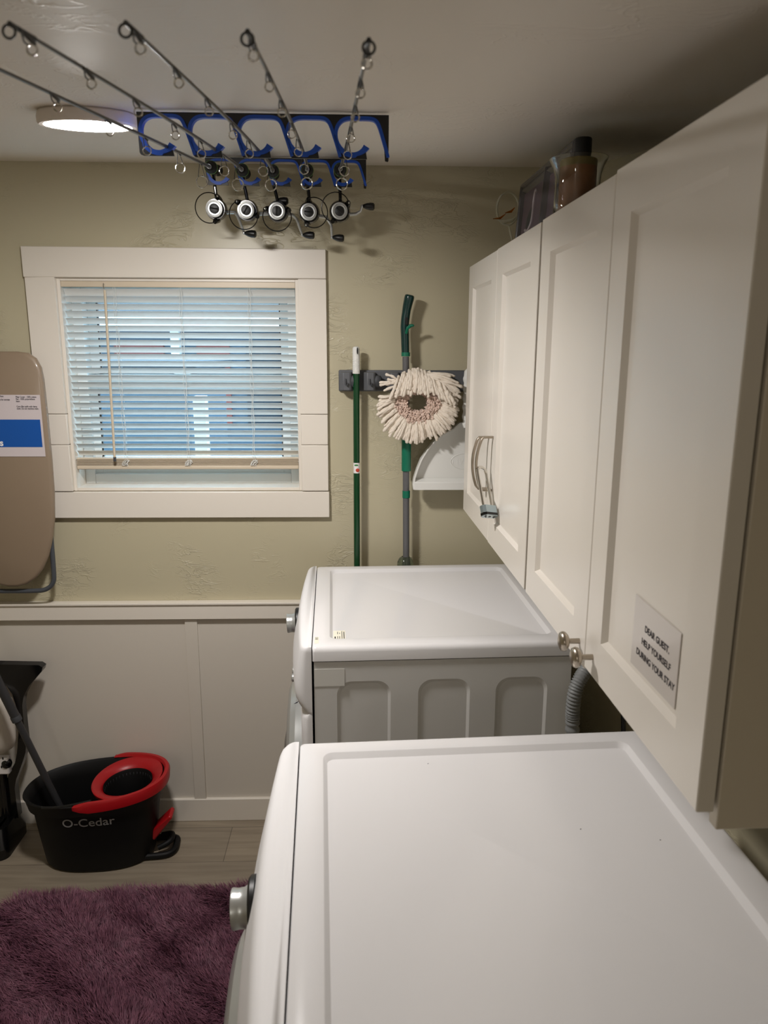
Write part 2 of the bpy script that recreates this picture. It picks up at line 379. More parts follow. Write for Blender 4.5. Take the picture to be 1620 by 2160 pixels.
hk.obj('hook', M_chrome, wd); tube([at(241.9, 964, Y=D-.012), at(242.3, 973, Y=D-.012)], .0046, 8).obj('tip', M_greyd, wd)

# ================================================================ OUTDOORS (seen between the slats)
M_pave = mat('pale_paving', (150, 156, 160), .8, noise=(3, .6, (110, 116, 122)))
M_hedge = mat('hedge_leaves', (46, 66, 40), .8, noise=(6, .9, (20, 30, 22)))
M_slate = mat('slate_cladding', (66, 80, 92), .6)
M_brick = mat('red_brick', (120, 62, 56), .8)
M_wpost = mat('white_post_paint', (214, 216, 214), .5)
M_dark = mat('dark_tarp', (34, 38, 44), .6)
struct(box(-9, D+.16, -.25, 9, 22, -.2).obj('ground', M_pave, smooth=False))
sh = thing('storage_shed', 'slate blue flat sided storage shed outside the window at left', 'shed', (at(405, 870, Y=4.6).x-.48, 4.6, -.2))
box(-.9, 0, 0, .48, 1.2, 1.70).obj('shed_wall', M_slate, sh, bevel=.01); box(-.95, -.05, 1.70, .53, 1.25, 1.76).obj('shed_roof', M_dark, sh, bevel=.01)
bench = thing('white_planter', 'white rounded planter standing on the paving outside the window', 'planter', (at(478, 870, Y=3.9).x, 3.9, -.2))
lathe([(.14, 0), (.20, .12), (.24, .42), (.25, .75), (.27, .78), (.27, .82), (.22, .82), (.2, .7)], seg=28).obj('pot', M_wpost, bench)
f_ = MB()
for k in range(80):
    a = random.uniform(0, 6.28); r = random.uniform(.02, .22); h = random.uniform(.1, .42); f_.tube([(r*.5*math.cos(a), r*.5*math.sin(a), .7), (r*math.cos(a), r*math.sin(a), .75+h*.6), (1.3*r*math.cos(a), 1.3*r*math.sin(a), .75+h)], [.012, .02, .002], 4)
f_.obj('leaves', M_hedge, bench)
pt = thing('patio_post', 'white square patio post outside the window', 'post', (at(424, 870, Y=3.6).x, 3.6, -.2)); box(-.03, -.03, .0, .03, .03, 1.62).obj('post', M_wpost, pt, bevel=.004); box(-.06, -.06, 0, .06, .06, .12).obj('post_base', M_wpost, pt, bevel=.004)
hs = thing('neighbour_house', 'low neighbouring house with a pale fascia and dark windows beyond the yard', 'house', (0, 9.5, -.2))
box(-5, 0, 0, 4, 3, 2.05).obj('house_wall', M_slate, hs); box(-5.2, -.4, 2.05, 4.2, 3.2, 2.24).obj('fascia', M_wpost, hs, bevel=.01)
for x in (-3.3, -2.2, -.9, .6): box(x-.05, -.3, 0, x+.05, -.2, 2.05).obj('porch_post', M_wpost, hs)
for x0, x1, mt in ((-3.0, -2.4, M_brick), (-2.0, -1.6, M_brick), (-1.4, -1.0, M_dark), (-.6, .3, M_dark), (.8, 1.7, M_dark)): box(x0, -.06, .9, x1, .02, 1.9).obj('window_panel', mt, hs)
rf = MB(); rf.loft([[Vector((-5.2, -.4, 2.24)), Vector((4.2, -.4, 2.24)), Vector((4.2, 3.2, 2.24)), Vector((-5.2, 3.2, 2.24))], [Vector((-4.6, 1.2, 2.7)), Vector((3.6, 1.2, 2.7)), Vector((3.6, 1.6, 2.7)), Vector((-4.6, 1.6, 2.7))]]); rf.obj('roof', M_dark, hs, smooth=False)
def tree(loc, r, h, label, seed):
    rr_ = random.Random(seed); t = thing('garden_tree', label, 'tree', loc, 0, 'garden trees behind the neighbouring house'); tube([(0, 0, 0), (.05, 0, h*.5), (0, .05, h)], [.14, .1, .04], 8).obj('trunk', M_dark, t)
    m = MB()
    for k in range(420):
        a = rr_.uniform(0, 6.28); q = rr_.random()**.5*r; z = h*.55+rr_.uniform(0, 1)*h*.75; q *= math.sin(PI*min(.98, max(.05, (z-h*.5)/(h*.85))))
        c = Vector((q*math.cos(a), q*math.sin(a), z)); u = Vector((rr_.uniform(-1, 1), rr_.uniform(-1, 1), rr_.uniform(-1, 1))).normalized()*.2; v = Vector((rr_.uniform(-1, 1), rr_.uniform(-1, 1), rr_.uniform(-1, 1))).normalized()*.13
        m.add([c-u, c+v, c+u, c-v], [(0, 1, 2, 3)])
    m.obj('foliage', M_hedge, t, smooth=False)
tree((-5.0, 17.5, -.2), 1.9, 4.6, 'dark leafy tree behind the neighbouring house, left of the blind cords', 1)
tree((-.9, 18.5, -.2), 2.0, 5.4, 'tallest dark leafy tree behind the middle of the neighbouring house', 2)
tree((3.4, 17.5, -.2), 1.8, 4.4, 'dark leafy tree behind the right end of the neighbouring house', 3)

# ================================================================ CEILING LAMP
LX, LY, LR = -.478, 1.45, .084
tilt = math.atan(CS)
lm = thing('ceiling_light', 'round flush ceiling lamp, glowing, at left of the fishing rods', 'ceiling light', (LX, LY, ceil_z(LY)))
lm.rotation_euler = (tilt, 0, 0)
lathe([(LR-.006, 0), (LR-.002, -.003), (LR, -.010), (LR, -.019), (LR-.003, -.022), (LR-.010, -.022), (LR-.010, -.010)], seg=48).obj('housing', M_housing, lm)
lathe([(LR-.0105, -.0205), (LR*.6, -.0245), (.03, -.0265), (.001, -.027)], seg=48, cap=False).obj('diffuser', M_lamp, lm)

# ================================================================ MACHINES
def machine(name, label, cat, org, a, depth, Tz, k, dz, dx):
    t = thing(name, label, cat, (org[0], org[1], 0), a); Wd = .66
    # body with arch-embossed sides
    body = MB(); x0, x1, z0, z1 = .004, depth, .03, Tz-.038
    def side(y, inw):
        bm = bmesh.new(); outer = [(x0, z0), (x1, z0), (x1, z1), (x0, z1)]; es = []
        ov = [bm.verts.new((x, y, z)) for x, z in outer]
        for i in range(4): es.append(bm.edges.new((ov[i], ov[(i+1) % 4])))
        for xa, xb in ((.057, .184), (.249, .373), (.435, .560)):
            def arch(g):
                pts = []; A, B, zt_ = xa+g, xb-g, Tz-.088-g; r = .034
                pts += [(A, .12+g), (B, .12+g)]
                for q in range(9): an = PI/2*q/8; pts.append((B-r+r*math.cos(an), zt_-r+r*math.sin(an)))
                for q in range(9): an = PI/2+PI/2*q/8; pts.append((A+r+r*math.cos(an), zt_-r+r*math.sin(an)))
                return pts
            l0 = [bm.verts.new((x, y, z)) for x, z in arch(0)]; l1 = [bm.verts.new((x, y+inw*.004, z)) for x, z in arch(.007)]
            n = len(l0)
            for i in range(n): es.append(bm.edges.new((l0[i], l0[(i+1) % n])))
            for i in range(n): bm.faces.new((l0[i], l0[(i+1) % n], l1[(i+1) % n], l1[i]))
            bm.faces.new(l1)
        bmesh.ops.triangle_fill(bm, use_beauty=True, edges=es, use_dissolve=False)
        bm.verts.index_update(); r = [tuple(v.co) for v in bm.verts], [tuple(v.index for v in f.verts) for f in bm.faces]; bm.free(); return r
    for y, inw in ((.003, 1), (Wd-.003, -1)):
        vs, fs = side(y, inw); body.add(vs, fs)
    y0, y1 = .003, Wd-.003
    body.add([(x0, y0, z0), (x0, y1, z0), (x0, y1, z1), (x0, y0, z1)], [(0, 1, 2, 3)]); body.add([(x1, y0, z0), (x1, y1, z0), (x1, y1, z1), (x1, y0, z1)], [(0, 1, 2, 3)])
    body.add([(x0, y0, z0), (x1, y0, z0), (x1, y1, z0), (x0, y1, z0)], [(0, 1, 2, 3)]); body.add([(x0, y0, z1), (x1, y0, z1), (x1, y1, z1), (x0, y1, z1)], [(0, 1, 2, 3)])
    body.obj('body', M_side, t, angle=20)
    # slot under the lid: its shadow line is painted by a dark filler strip
    box(.006, .006, Tz-.0385, depth-.004, Wd-.006, Tz-.034).obj('lid_gap_shade', M_gap, t)
    lid = MB(); L = []
    xa, xb, ya, yb = 0, depth+.002, 0, Wd
    L.append(rr(xa, ya, xb, yb, .006, Tz-.035)); L.append(rr(xa, ya, xb, yb, .006, Tz-.013))
    for q in range(1, 6):
        an = PI/2*q/5; g = .012*(1-math.cos(an)); L.append(rr(xa+g*.25, ya+g, xb-g, yb-g, .008+g*.3, Tz-.013+.013*math.sin(an)))
    gx0, gx1, gy0, gy1 = .040, .582, .050, .620
    L.append(rr(gx0, gy0, gx1, gy1, .020, Tz)); L.append(rr(gx0+.002, gy0+.002, gx1-.002, gy1-.002, .019, Tz-.0006))
    L.append(rr(gx0+.0075, gy0+.0075, gx1-.0075, gy1-.0075, .014, Tz-.0095)); L.append(rr(gx0+.0090, gy0+.0090, gx1-.0090, gy1-.0090, .0125, Tz-.0100))
    lid.loft(L); lid.obj('lid', M_white, t, angle=50)
    # control panel hood and lower front, swollen towards the aisle
    def plan(d, z, n=30, inset=0.0):
        pts = [Vector((-.0012, inset, z))]
        for i in range(n+1):
            v = .5-.5*math.cos(PI*i/n); s = 2*v-1; e_ = min(v, 1-v)*Wd/.030; sh = (.66+.34*(1-s*s))*(1 if e_ >= 1 else .42+.58*(1-(1-e_)**2)**.5); pts.append(Vector((-.0012-max(d*k*sh, .0), inset+v*(Wd-2*inset), z)))
        pts.append(Vector((-.0012, Wd-inset, z))); return pts
    hood = MB(); prof = [(.028, 0), (.037, -.0015), (.042, -.005), (.046, -.012), (.049, -.022), (.054, -.05), (.061, -.09), (.066, -.13), (.067, -.16), (.063, -.185), (.053, -.205), (.038, -.222), (.02, -.232), (.004, -.235)]
    hood.loft([plan(d, Tz+z*(.70 if z < -.03 else 1)-(0 if z >= -.03 else .006), inset=.0015 if z > -.002 else 0) for d, z in prof]); hood.obj('control_panel', M_hood, t, angle=60)
    low = MB(); prof = [(.005, -.238), (.022, -.237), (.034, -.242), (.041, -.252), (.043, -.30), (.044, -.5), (.044, .09-Tz), (.040, .07-Tz)]
    low.loft([plan(d, Tz+z+(.070 if z > -.4 else 0)) for d, z in prof]); low.obj('front_panel', M_hood, t, angle=60)
    # dial
    kx = -.054*k-.003
    base = Matrix.Translation((kx, .338, Tz-.066)) @ Matrix.Rotation(-PI/2-.06, 4, 'Y')
    kn = lathe([(.041, -.006), (.041, 0), (.038, .003), (.030, .004)], base, 40).obj('dial_ring', M_black, t)
    lathe([(.0295, .002), (.0290, .005), (.0262, .010), (.0255, .018), (.0268, .0255), (.0262, .0275), (.018, .0285)], base, 40).obj('dial', M_silver, t)
    bt = MB()
    for i in range(4):
        yy = .10+.05*i*.8; bt.lathe([(.010, 0), (.010, .004), (.007, .006)], Matrix.Translation((-.054*k-.002, yy, Tz-.12-.0*i)) @ Matrix.Rotation(-PI/2, 4, 'Y'), 16)
    bt.obj('button', M_silver, t)
    # round door
    dm = Matrix.Translation((dx, .33, dz)) @ Matrix.Rotation(-PI/2, 4, 'Y')
    dr = lathe([(.235, -.03), (.245, 0), (.247, .012), (.240, .026), (.225, .034), (.205, .036), (.190, .030), (.184, .018), (.184, .0)], dm, 64).obj('door', M_silver, t)
    lathe([(.184, .006), (.170, .020), (.13, .040), (.08, .050), (.03, .054), (.001, .055)], dm, 48).obj('door_window', M_blackg, dr)
    # feet and rear
    for fx in (.05, depth-.06):
        for fy in (.06, Wd-.06): lathe([(.022, 0), (.022, .012), (.012, .014), (.012, .04)], Matrix.Translation((fx, fy, 0)), 16).obj('foot', M_black, t)
    return t
a1 = .0369; a2 = .0505
def rotp(p, a): return (p[0]*math.cos(a)-p[1]*math.sin(a), p[0]*math.sin(a)+p[1]*math.cos(a))
q = rotp((-.1124, 0), a1); m1 = machine('clothes_dryer', 'white front loading machine standing in the far corner by the window wall', 'dryer', (q[0], 1.6245+q[1]), a1, .616, .9703, .86, .475, -.042)
q = rotp((-.1086, -.66), a2); m2 = machine('washing_machine', 'nearer white front loading machine, its wide lid filling the lower right of the photo', 'washing machine', (q[0], 1.2215+q[1]), a2, .630, .9612, 1.0, .55, -.060)
# stickers on the far machine (they belong to it)
def lid_pt(px, py, tz, mobj):
    p = at(px, py, Z=tz); d = p-mobj.location; a = -mobj.rotation_euler[2]; return Vector((d.x*math.cos(a)-d.y*math.sin(a), d.x*math.sin(a)+d.y*math.cos(a), tz))
T1 = .9703; T2 = .9612
s0 = lid_pt(703, 1323, T1, m1); s1 = lid_pt(729, 1347, T1, m1); zl = T1-.0100
stk = box(s0.x, s1.y, zl, s1.x, s0.y, zl+.0004).obj('rating_sticker', M_sticker, m1)
tx = MB()
for xx, ya, yb, ww in ((.1, .05, .5, .10), (.33, .3, .52, .05), (.33, .7, .9, .05), (.5, .3, .52, .05), (.5, .72, .82, .05), (.70, .12, .95, .05), (.86, .15, .9, .07)):
    X = s0.x+(s1.x-s0.x)*xx; tx.box(X, s1.y+(s0.y-s1.y)*ya, zl+.0004, X+(s1.x-s0.x)*ww, s1.y+(s0.y-s1.y)*yb, zl+.0006)
tx.obj('print', M_ink, stk)
s0 = lid_pt(664, 1344, T1, m1); s1 = lid_pt(672, 1357, T1, m1)
st2 = box(s0.x, s1.y, T1, s1.x, s0.y, T1+.0004).obj('number_sticker', M_sticker, m1)
text('number', '12-345', .0105, M_ink, Matrix.Translation((s0.x+.0012, s0.y-.001, T1+.0005)) @ Matrix.Rotation(-PI/2, 4, 'Z') @ Matrix.Diagonal((.55, 1, 1, 1)), st2, .00005)
box(.004, .0020, .872, .075, .0031, .915).obj('tape_patch', M_tape, m1)
def mark(px, py, mobj, tz, L, wdt, ang, nm='scuff', drop=0):
    p = lid_pt(px, py, tz-drop, mobj); d = Vector((math.cos(ang), math.sin(ang), 0)); n = Vector((-d.y, d.x, 0)); z = Vector((0, 0, tz-drop+.0002)); c_ = Vector((p.x, p.y, 0))
    MB().add([c_+z-d*L/2, c_+z+n*wdt/2, c_+z+d*L/2, c_+z-n*wdt/2], [(0, 1, 2, 3)]).obj(nm, M_scuff, mobj, smooth=False)
for (px, py) in ((903, 1611), (1420, 1704), (1225, 1749), (1393, 1772)): mark(px, py, m2, T2, .003, .002, .4, drop=.0100)
sm = MB(); sm.add([(-.045, -.0002, .83), (-.040, -.0004, .834), (-.032, -.0002, .838), (-.036, -.0002, .833)], [(0, 1, 2, 3)]); sm.obj('scuff', M_scuff, m1, smooth=False)

# ================================================================ WALL CABINETS
def cab_loc(px, py, dx=0):
    """point on the cabinet face plane (shifted dx into the aisle), in cabinet-local coordinates"""
    a = AC; n = Vector((math.cos(a), math.sin(a), 0)); P0 = Vector((CPV[0], CPV[1], 0))-n*dx
    d = FW+RT*((px-810)/F)-UP*((py-1080)/F); t = (P0-CP).dot(n)/d.dot(n); p = CP+d*t-Vector((CPV[0], CPV[1], 0))
    return Vector((p.x*math.cos(a)+p.y*math.sin(a), -p.x*math.sin(a)+p.y*math.cos(a), p.z))
def cab(name, label, ya, yb, zb_, zt_):
    t = thing(name, label, 'cabinet', (CPV[0], CPV[1], 0), AC, 'cream wall cabinets above the machines'); d0, d1_ = .021, .021+.315
    m = MB(); m.box(d0+.002, ya, zb_, d1_, ya+.016, zt_); m.box(d0+.002, yb-.016, zb_, d1_, yb, zt_)
    m.box(d0+.002, ya+.016, zb_+.012, d1_, yb-.016, zb_+.028); m.box(d0+.002, ya+.016, zt_-.018, d1_, yb-.016, zt_-.002); m.box(d1_-.006, ya+.016, zb_+.028, d1_, yb-.016, zt_-.018)
    m.obj('carcass', M_cabside, t, bevel=.0012); return t
def door(t, ya, yb, za, zb_, tilt_a=0.0):
    m = MB(); R = .062; r1 = .007
    def q(x, g): return [Vector((x, ya+g, za+g)), Vector((x, yb-g, za+g)), Vector((x, yb-g, zb_-g)), Vector((x, ya+g, zb_-g))]
    m.loft([q(.019, 0), q(.0012, 0), q(0, .0012), q(0, R), q(.0075, R+.0055), q(.0085, R+.0062)], True, True)
    return m.obj('door', M_cab, t, angle=8)
Y1, Y2, Y3, Y4 = .778, .3935, .0, -.003   # local ys
c1_ = cab('wall_cabinet', 'far cream wall cabinet with padlocked bar handles', .003, .7795, 1.1610, 1.8715)
dA = door(c1_, .3950, .7790, 1.1673, 1.8721); dB = door(c1_, .0110, .3925, 1.1655, 1.8735)
c2_ = cab('wall_cabinet', 'near cream wall cabinet with round knobs and a taped note', -.7470, -.0045, 1.1480, 1.8740)
dC = door(c2_, -.3735, -.0040, 1.1650, 1.8755); dD = door(c2_, -.7455, -.3762, 1.1690, 1.8795)
# round knobs
for dr, px, py in ((dC, 1222, 1352), (dD, 1250, 1386)):
    p = cab_loc(px, py); p.y = max(p.y, -.3700) if dr is dC else min(p.y, -.382)
    kb = MB(); kb.lathe([(.0045, 0), (.0042, .016), (.0105, .0185), (.0150, .0225), (.0158, .026), (.0140, .030), (.0085, .0325), (.001, .0335)], Matrix.Translation(p) @ Matrix.Rotation(-PI/2, 4, 'Y'), 28)
    kb.obj('knob', M_nickel, dr, angle=60)
# arched bar handles
hp = {}
for dr, px, key in ((dA, 1031.5, 'a'), (dB, 1040.5, 'b')):
    p = cab_loc(px, 922); y = p.y; z1_, z0_ = p.z, p.z-.131
    m = MB(); L = []
    for i in range(25):
        s = i/24; z = z1_+(z0_-z1_)*s; e = abs(2*s-1); x = -(.026+.013*(1-e*e)) if .035 < s < .965 else -.002-(.026)*min(1, (min(s, 1-s))/.035)
        L.append((x, z))
    L = [(-.0, z1_), (-.024, z1_-.0005), (-.029, z1_-.007)]+[(-(.029+.011*(1-(2*i/20-1)**2)), z1_-.007+(z0_-z1_+.014)*i/20) for i in range(1, 20)]+[(-.029, z0_+.007), (-.024, z0_+.0005), (0, z0_)]
    loops = []
    for i, (x, z) in enumerate(L):
        a = Vector(L[max(i-1, 0)]); b = Vector(L[min(i+1, len(L)-1)]); tg = (b-a).normalized(); nn = Vector((-tg.y, tg.x))*.0028; wy = .0052
        loops.append([Vector((x+nn.x, y-wy, z+nn.y)), Vector((x+nn.x, y+wy, z+nn.y)), Vector((x-nn.x, y+wy, z-nn.y)), Vector((x-nn.x, y-wy, z-nn.y))])
    m.loft(loops); m.obj('bar_handle', M_nickel, dr, bevel=.0006); hp[key] = (y, z0_, z1_)
# padlock: shackle hooked round both bars, body hanging below
ym = (hp['a'][0]+hp['b'][0])/2; hz = hp['a'][1]
pl = thing('padlock', 'steel laminated padlock hooked through the two bar handles', 'padlock', (0, 0, 0))
_pt = at(1015, 988, Y=1.800); _pb = at(1031, 1079, Y=1.742); _z = (_pt-_pb).normalized(); _y = Vector((.80, .60, 0)); _y = (_y-_z*_y.dot(_z)).normalized(); _x = _y.cross(_z)
_m = Matrix((_x, _y, _z)).transposed().to_4x4(); _m.translation = _pb+_z*.073; pl.matrix_world = _m
hw = .0135
sp = [(0, -hw, -.062)]+[(0, -hw, -.055+.08*k/6) for k in range(7)]+[(0, -hw*math.cos(PI*k/10), .029+hw*math.sin(PI*k/10)) for k in range(1, 10)]+[(0, hw, .025-.08*k/6) for k in range(7)]+[(0, hw, -.062)]
tube(sp, .0036, 10).obj('shackle', M_chrome, pl)
bd = MB()
def octo(hx, hy, c, z): return [Vector(v) for v in ((hx, hy-c, z), (hx-c, hy, z), (-hx+c, hy, z), (-hx, hy-c, z), (-hx, -hy+c, z), (-hx+c, -hy, z), (hx-c, -hy, z), (hx, -hy+c, z))]
L = []
for i in range(9):
    z = -.060-.0022*i; L += [octo(.0105, .0225, .006, z), octo(.0105, .0225, .006, z-.0017), octo(.0101, .0221, .006, z-.0019)]
bd.loft(L); bd.obj('lock_body', M_zinc, pl, smooth=False)
bmp = MB(); bmp.loft([octo(.0112, .0232, .006, -.0785), octo(.0112, .0232, .006, -.0845)]); bmp.obj('bumper', M_blackg, pl, smooth=False)
bp_ = MB(); bp_.loft([octo(.0104, .0224, .006, -.0845), octo(.0104, .0224, .006, -.0862)]); pb = bp_.obj('base_plate', M_zinc, pl, smooth=False)
kh = MB()
for (x, y, r) in ((0, 0, .0035), (0, -.013, .003), (0, .013, .003), (.006, -.017, .0013), (-.006, .017, .0013), (-.006, -.007, .0013)): kh.lathe([(r, -.0863), (r, -.0868), (r*.4, -.0868)], Matrix.Translation((x, y, 0)), 12)
kh.obj('rivet', M_greyd, pb)
# note taped on the nearest door
nz = -.0004
c0 = [cab_loc(1341.7, 1250, -.007), cab_loc(1436.8, 1339.7, -.007), cab_loc(1425.7, 1496.7, -.007), cab_loc(1325.7, 1395, -.007)]
ny0, ny1 = c0[0].y, c0[1].y; nz1, nz0 = (c0[0].z+c0[1].z)/2, (c0[2].z+c0[3].z)/2
nt_ = thing('taped_note', 'white typed note taped inside the panel of the nearest cabinet door', 'note', (CPV[0], CPV[1], 0), AC)
nx = .0072
n_ = MB(); n_.add([(nx-.0003, ny0, nz1+.001), (nx-.0003, ny1, nz1-.001), (nx-.0003, ny1, nz0), (nx-.0003, ny0, nz0), (nx+.0006, ny0, nz1+.001), (nx+.0006, ny1, nz1-.001), (nx+.0006, ny1, nz0), (nx+.0006, ny0, nz0)], [(0, 1, 2, 3), (7, 6, 5, 4), (0, 4, 5, 1), (1, 5, 6, 2), (2, 6, 7, 3), (3, 7, 4, 0)])
n_.obj('paper', M_note, nt_, smooth=False)
def face_mtx(y, z, x=nx-.0006):   # text plane facing -x: reading direction runs to -y
    return Matrix.Translation((x, y, z)) @ Matrix(((0, 0, -1, 0), (-1, 0, 0, 0), (0, 1, 0, 0), (0, 0, 0, 1)))
for i, s in enumerate(('DEAR GUEST,', 'HELP YOURSELF', 'DURING YOUR STAY')):
    text('note_line', s, .0118, M_ink, face_mtx((ny0+ny1)/2-.006, nz1-.036-.0185*i), nt_, .00004, 'CENTER', .0003)

# ================================================================ ORNAMENTS ON THE CABINETS
ZT = 1.8735
Mc = Matrix.Translation((CPV[0], CPV[1], 0)) @ Matrix.Rotation(AC, 4, 'Z')
def pic(name, label, ya, yb, x, h, swan):
    t = thing(name, label, 'picture frame', (0, 0, 0), 0, 'dark picture frames on the cabinets'); t.matrix_world = Matrix.Translation((x, (ya+yb)/2, ZT)) @ Matrix.Rotation(.035, 4, 'Z') @ Matrix.Rotation(math.radians(4), 4, 'Y')
    hw_ = (ya-yb)/2; m = MB()
    def q(x_, g): return [Vector((x_, -hw_+g, g)), Vector((x_, hw_-g, g)), Vector((x_, hw_-g, h-g)), Vector((x_, -hw_+g, h-g))]
    m.loft([q(.018, 0), q(0, 0), q(-.004, .006), q(-.004, .010), q(.000, .013), q(-.002, .020), q(.006, .030)], True, True); m.obj('frame', M_dframe, t, angle=10)
    box(.0045, -hw_+.030, .030, .0058, hw_-.030, h-.030).obj('picture', M_pic, t)
    if swan:
        body_ = [(-.030, .075), (-.012, .068), (.008, .078), (.018, .100), (.010, .118), (-.008, .112), (-.024, .098)]
        MM = Matrix(((0, 0, 1, .0038), (-1, 0, 0, .012), (0, 1, 0, -.004), (0, 0, 0, 1)))
        g = MB(); g.prism([(x_*1.25, y_) for x_, y_ in body_], .0006, MM); g.obj('swan_body', M_swan2, t)
        g = MB(); g.tube([MM @ Vector(v) for v in smooth_path([(-.035, .068, 0), (-.01, .063, 0), (.02, .078, 0), (.026, .102, 0), (.024, .125, 0), (.028, .145, 0), (.034, .150, 0), (.040, .144, 0)], 5)], .0042, 6, flat=1); g.obj('swan_neck', M_swan, t)
    return t
pic('picture_frame', 'dark framed swan picture on top of the far cabinet', 2.060, 1.805, .412, .188, True)
pic('picture_frame', 'dark picture frame standing between the swan picture and the candle glass', 1.797, 1.585, .412, .180, False)
dc = thing('dark_candle', 'dark round pillar candle standing behind the glass hurricane', 'candle', (.4315, 1.545, ZT)); lathe([(.0165, 0), (.0168, .002), (.0168, .165), (.0155, .168), (.006, .166)], seg=32).obj('candle', M_black, dc); tube([(0, 0, .165), (.001, 0, .172)], .0008, 6).obj('wick', M_black, dc)
hx, hy = .392, 1.425
hg = thing('hurricane_glass', 'clear flared glass hurricane holding a brown candle', 'candle holder', (hx, hy, ZT))
pr = [(.036, 0), (.040, .003), (.041, .010), (.0405, .03), (.0395, .055), (.0405, .075), (.0445, .090), (.0500, .100), (.0515, .1035), (.0505, .1035), (.0430, .090), (.0388, .075), (.0378, .055), (.0388, .03), (.038, .012), (.034, .008), (.001, .008)]
lathe(pr, seg=48, cap=True).obj('glass', M_clear, hg, angle=60)
cn = thing('pillar_candle', 'brown banded pillar candle inside the glass hurricane', 'candle', (hx, hy, ZT+.009)); lathe([(.031, 0), (.0325, .002), (.0325, .080), (.031, .0815)], seg=40).obj('wax', M_candle, cn); lathe([(.0326, .0795), (.0326, .0905), (.031, .0925), (.006, .0910)], seg=40).obj('wax_top', M_candletop, cn)
tube([(0, 0, .090), (.001, 0, .099)], .0008, 6).obj('wick', M_black, cn)
# glass ship in a ring
gp = at(1068, 440, Y=2.13); gs = thing('glass_ship_ornament', 'small clear and amber glass ship in a ring, on the far cabinet', 'ornament', (gp.x+.004, 2.13, ZT))
gz = gp.z-ZT; tube([(.036*math.cos(a)*.82, 0, gz+.042*math.sin(a)) for a in np.linspace(0, 2*PI, 41)[:-1]], .0030, 8, closed=True).obj('ring', M_ring, gs)
MB().tube([(.030, 0, .012), (.005, 0, gz-.045), (-.012, 0, gz-.036)], .0030, 8).obj('stem', M_ring, gs)
MB().ball((.016, 0, .014), .014, sc=(1, 1, 1)).obj('base_ball', M_blueglass, gs)
sg = MB(); sg.tube([(-.030, -.002, gz-.028), (-.01, -.003, gz-.034), (.012, -.002, gz-.030), (.026, 0, gz-.018)], [.001, .005, .005, .001], 8); sg.obj('hull', M_ring, gs)
am = MB(); am.tube([(-.040, -.004, gz-.027), (-.020, -.004, gz-.025), (-.006, -.004, gz-.014)], [.001, .0032, .001], 6); am.tube([(-.008, -.005, gz-.012), (.008, -.005, gz-.008), (.018, -.005, gz+.002)], [.001, .004, .001], 6); am.obj('wing', M_amber, gs)

# ================================================================ ROD RACKS AND FISHING RODS
U = .4315/1520      # metres per outline unit
def hook_path(x0):
    """centre line of one opening, from hook tip round to the end of the slanted strut"""
    P = [(205, 213), (190, 235), (165, 252), (130, 258), (90, 246), (55, 210), (40, 165), (45, 120), (70, 88), (110, 74), (180, 73), (245, 75), (275, 88), (293, 120), (310, 170), (328, 225), (345, 282)]
    return [(x0+x, y) for x, y in P]
def rack(name, label, cx0, y, ztop, yt):
    t = thing(name, label, 'rod rack', (0, 0, 0), 0, 'hooked fishing rod racks under the ceiling'); t.matrix_world = Matrix.Translation((cx0, y, ztop)) @ Matrix.Rotation(.10, 4, 'X')
    outl = [(15, 45), (15, 268), (22, 280), (38, 286), (222, 286), (214, 240), (205, 213)]
    for i in range(5):
        hp_ = hook_path(295*i+(0 if i else 0)); outl += hp_[1:-1]
        if i < 4:
            x = 295*(i+1); outl += [(x+50, 286), (x+58, 291), (x+222, 291), (x+214, 240), (x+205, 213)]
        else: outl += [(1513, 300), (1530, 305), (1535, 298)]
    outl += [(1535, 45)]
    MM = Matrix(((U, 0, 0, -15*U), (0, 0, 1, 0), (0, -U, 0, 45*U), (0, 0, 0, 1)))
    m = MB(); m.prism([(a, b) for a, b in outl], .005, MM); m.obj('plate', M_black, t, smooth=False)
    for i in range(5):
        P = smooth_path([(a, b, 0) for a, b in hook_path(295*i)], 4); loops = []
        for k, p in enumerate(P):
            tg = (P[min(k+1, len(P)-1)]-P[max(k-1, 0)]).normalized(); n = Vector((tg.y, -tg.x, 0))
            wo = 17+(20*max(0, 1-k/10) if k < 10 else 0)+(9 if 10 <= k < 20 else 0)
            a, b = p+n*-3, p+n*wo
            loops.append([MM @ Vector((a.x, a.y, -.004)), MM @ Vector((b.x, b.y, -.004)), MM @ Vector((b.x, b.y, .009)), MM @ Vector((a.x, a.y, .009))])
        g = MB(); g.loft(loops); g.obj('foam_liner', M_blue, t, smooth=False)
    return t
FY, BYK = 1.404, 2.170
rack('rod_rack', 'black and blue hooked rod rack hanging from the ceiling, the nearer one', -.3798, FY, 2.0385, 0)
rack('rod_rack', 'black and blue hooked rod rack by the window wall, carrying the reels', -.4124, BYK, 2.1425, 0)
bpx = [(443, 352), (510, 358), (575, 360), (648, 358), (718, 357)]; fpx = [(351, 309), (453, 315), (543, 315), (636, 311), (729, 316)]
tpx = [(-255, 30), (20, 50), (265, 48), (522, 66), (778, 84)]; rpx = [(452, 440), (519, 443), (584, 445), (651, 447), (716, 445)]
U3 = .0001775
bail_deg = [172, 236, 268, -6, 138]
crank = [([(.022, -.002), (.048, -.002), (.056, -.012), (.073, -.057)], (.078, -.066), 1), ([(.022, -.002), (.060, -.002), (.072, .008), (.078, .032)], (.088, .024), 1),
         ([(.022, -.002), (.038, -.002), (.050, -.014), (.0655, -.056)], (.075, -.056), 1), ([(.022, -.002), (.046, -.006), (.060, -.028), (.062, -.060)], (.072, -.065), 1), ([(.022, -.002), (.046, .000), (.058, .007), (.063, .020)], (.070, .016), 1)]
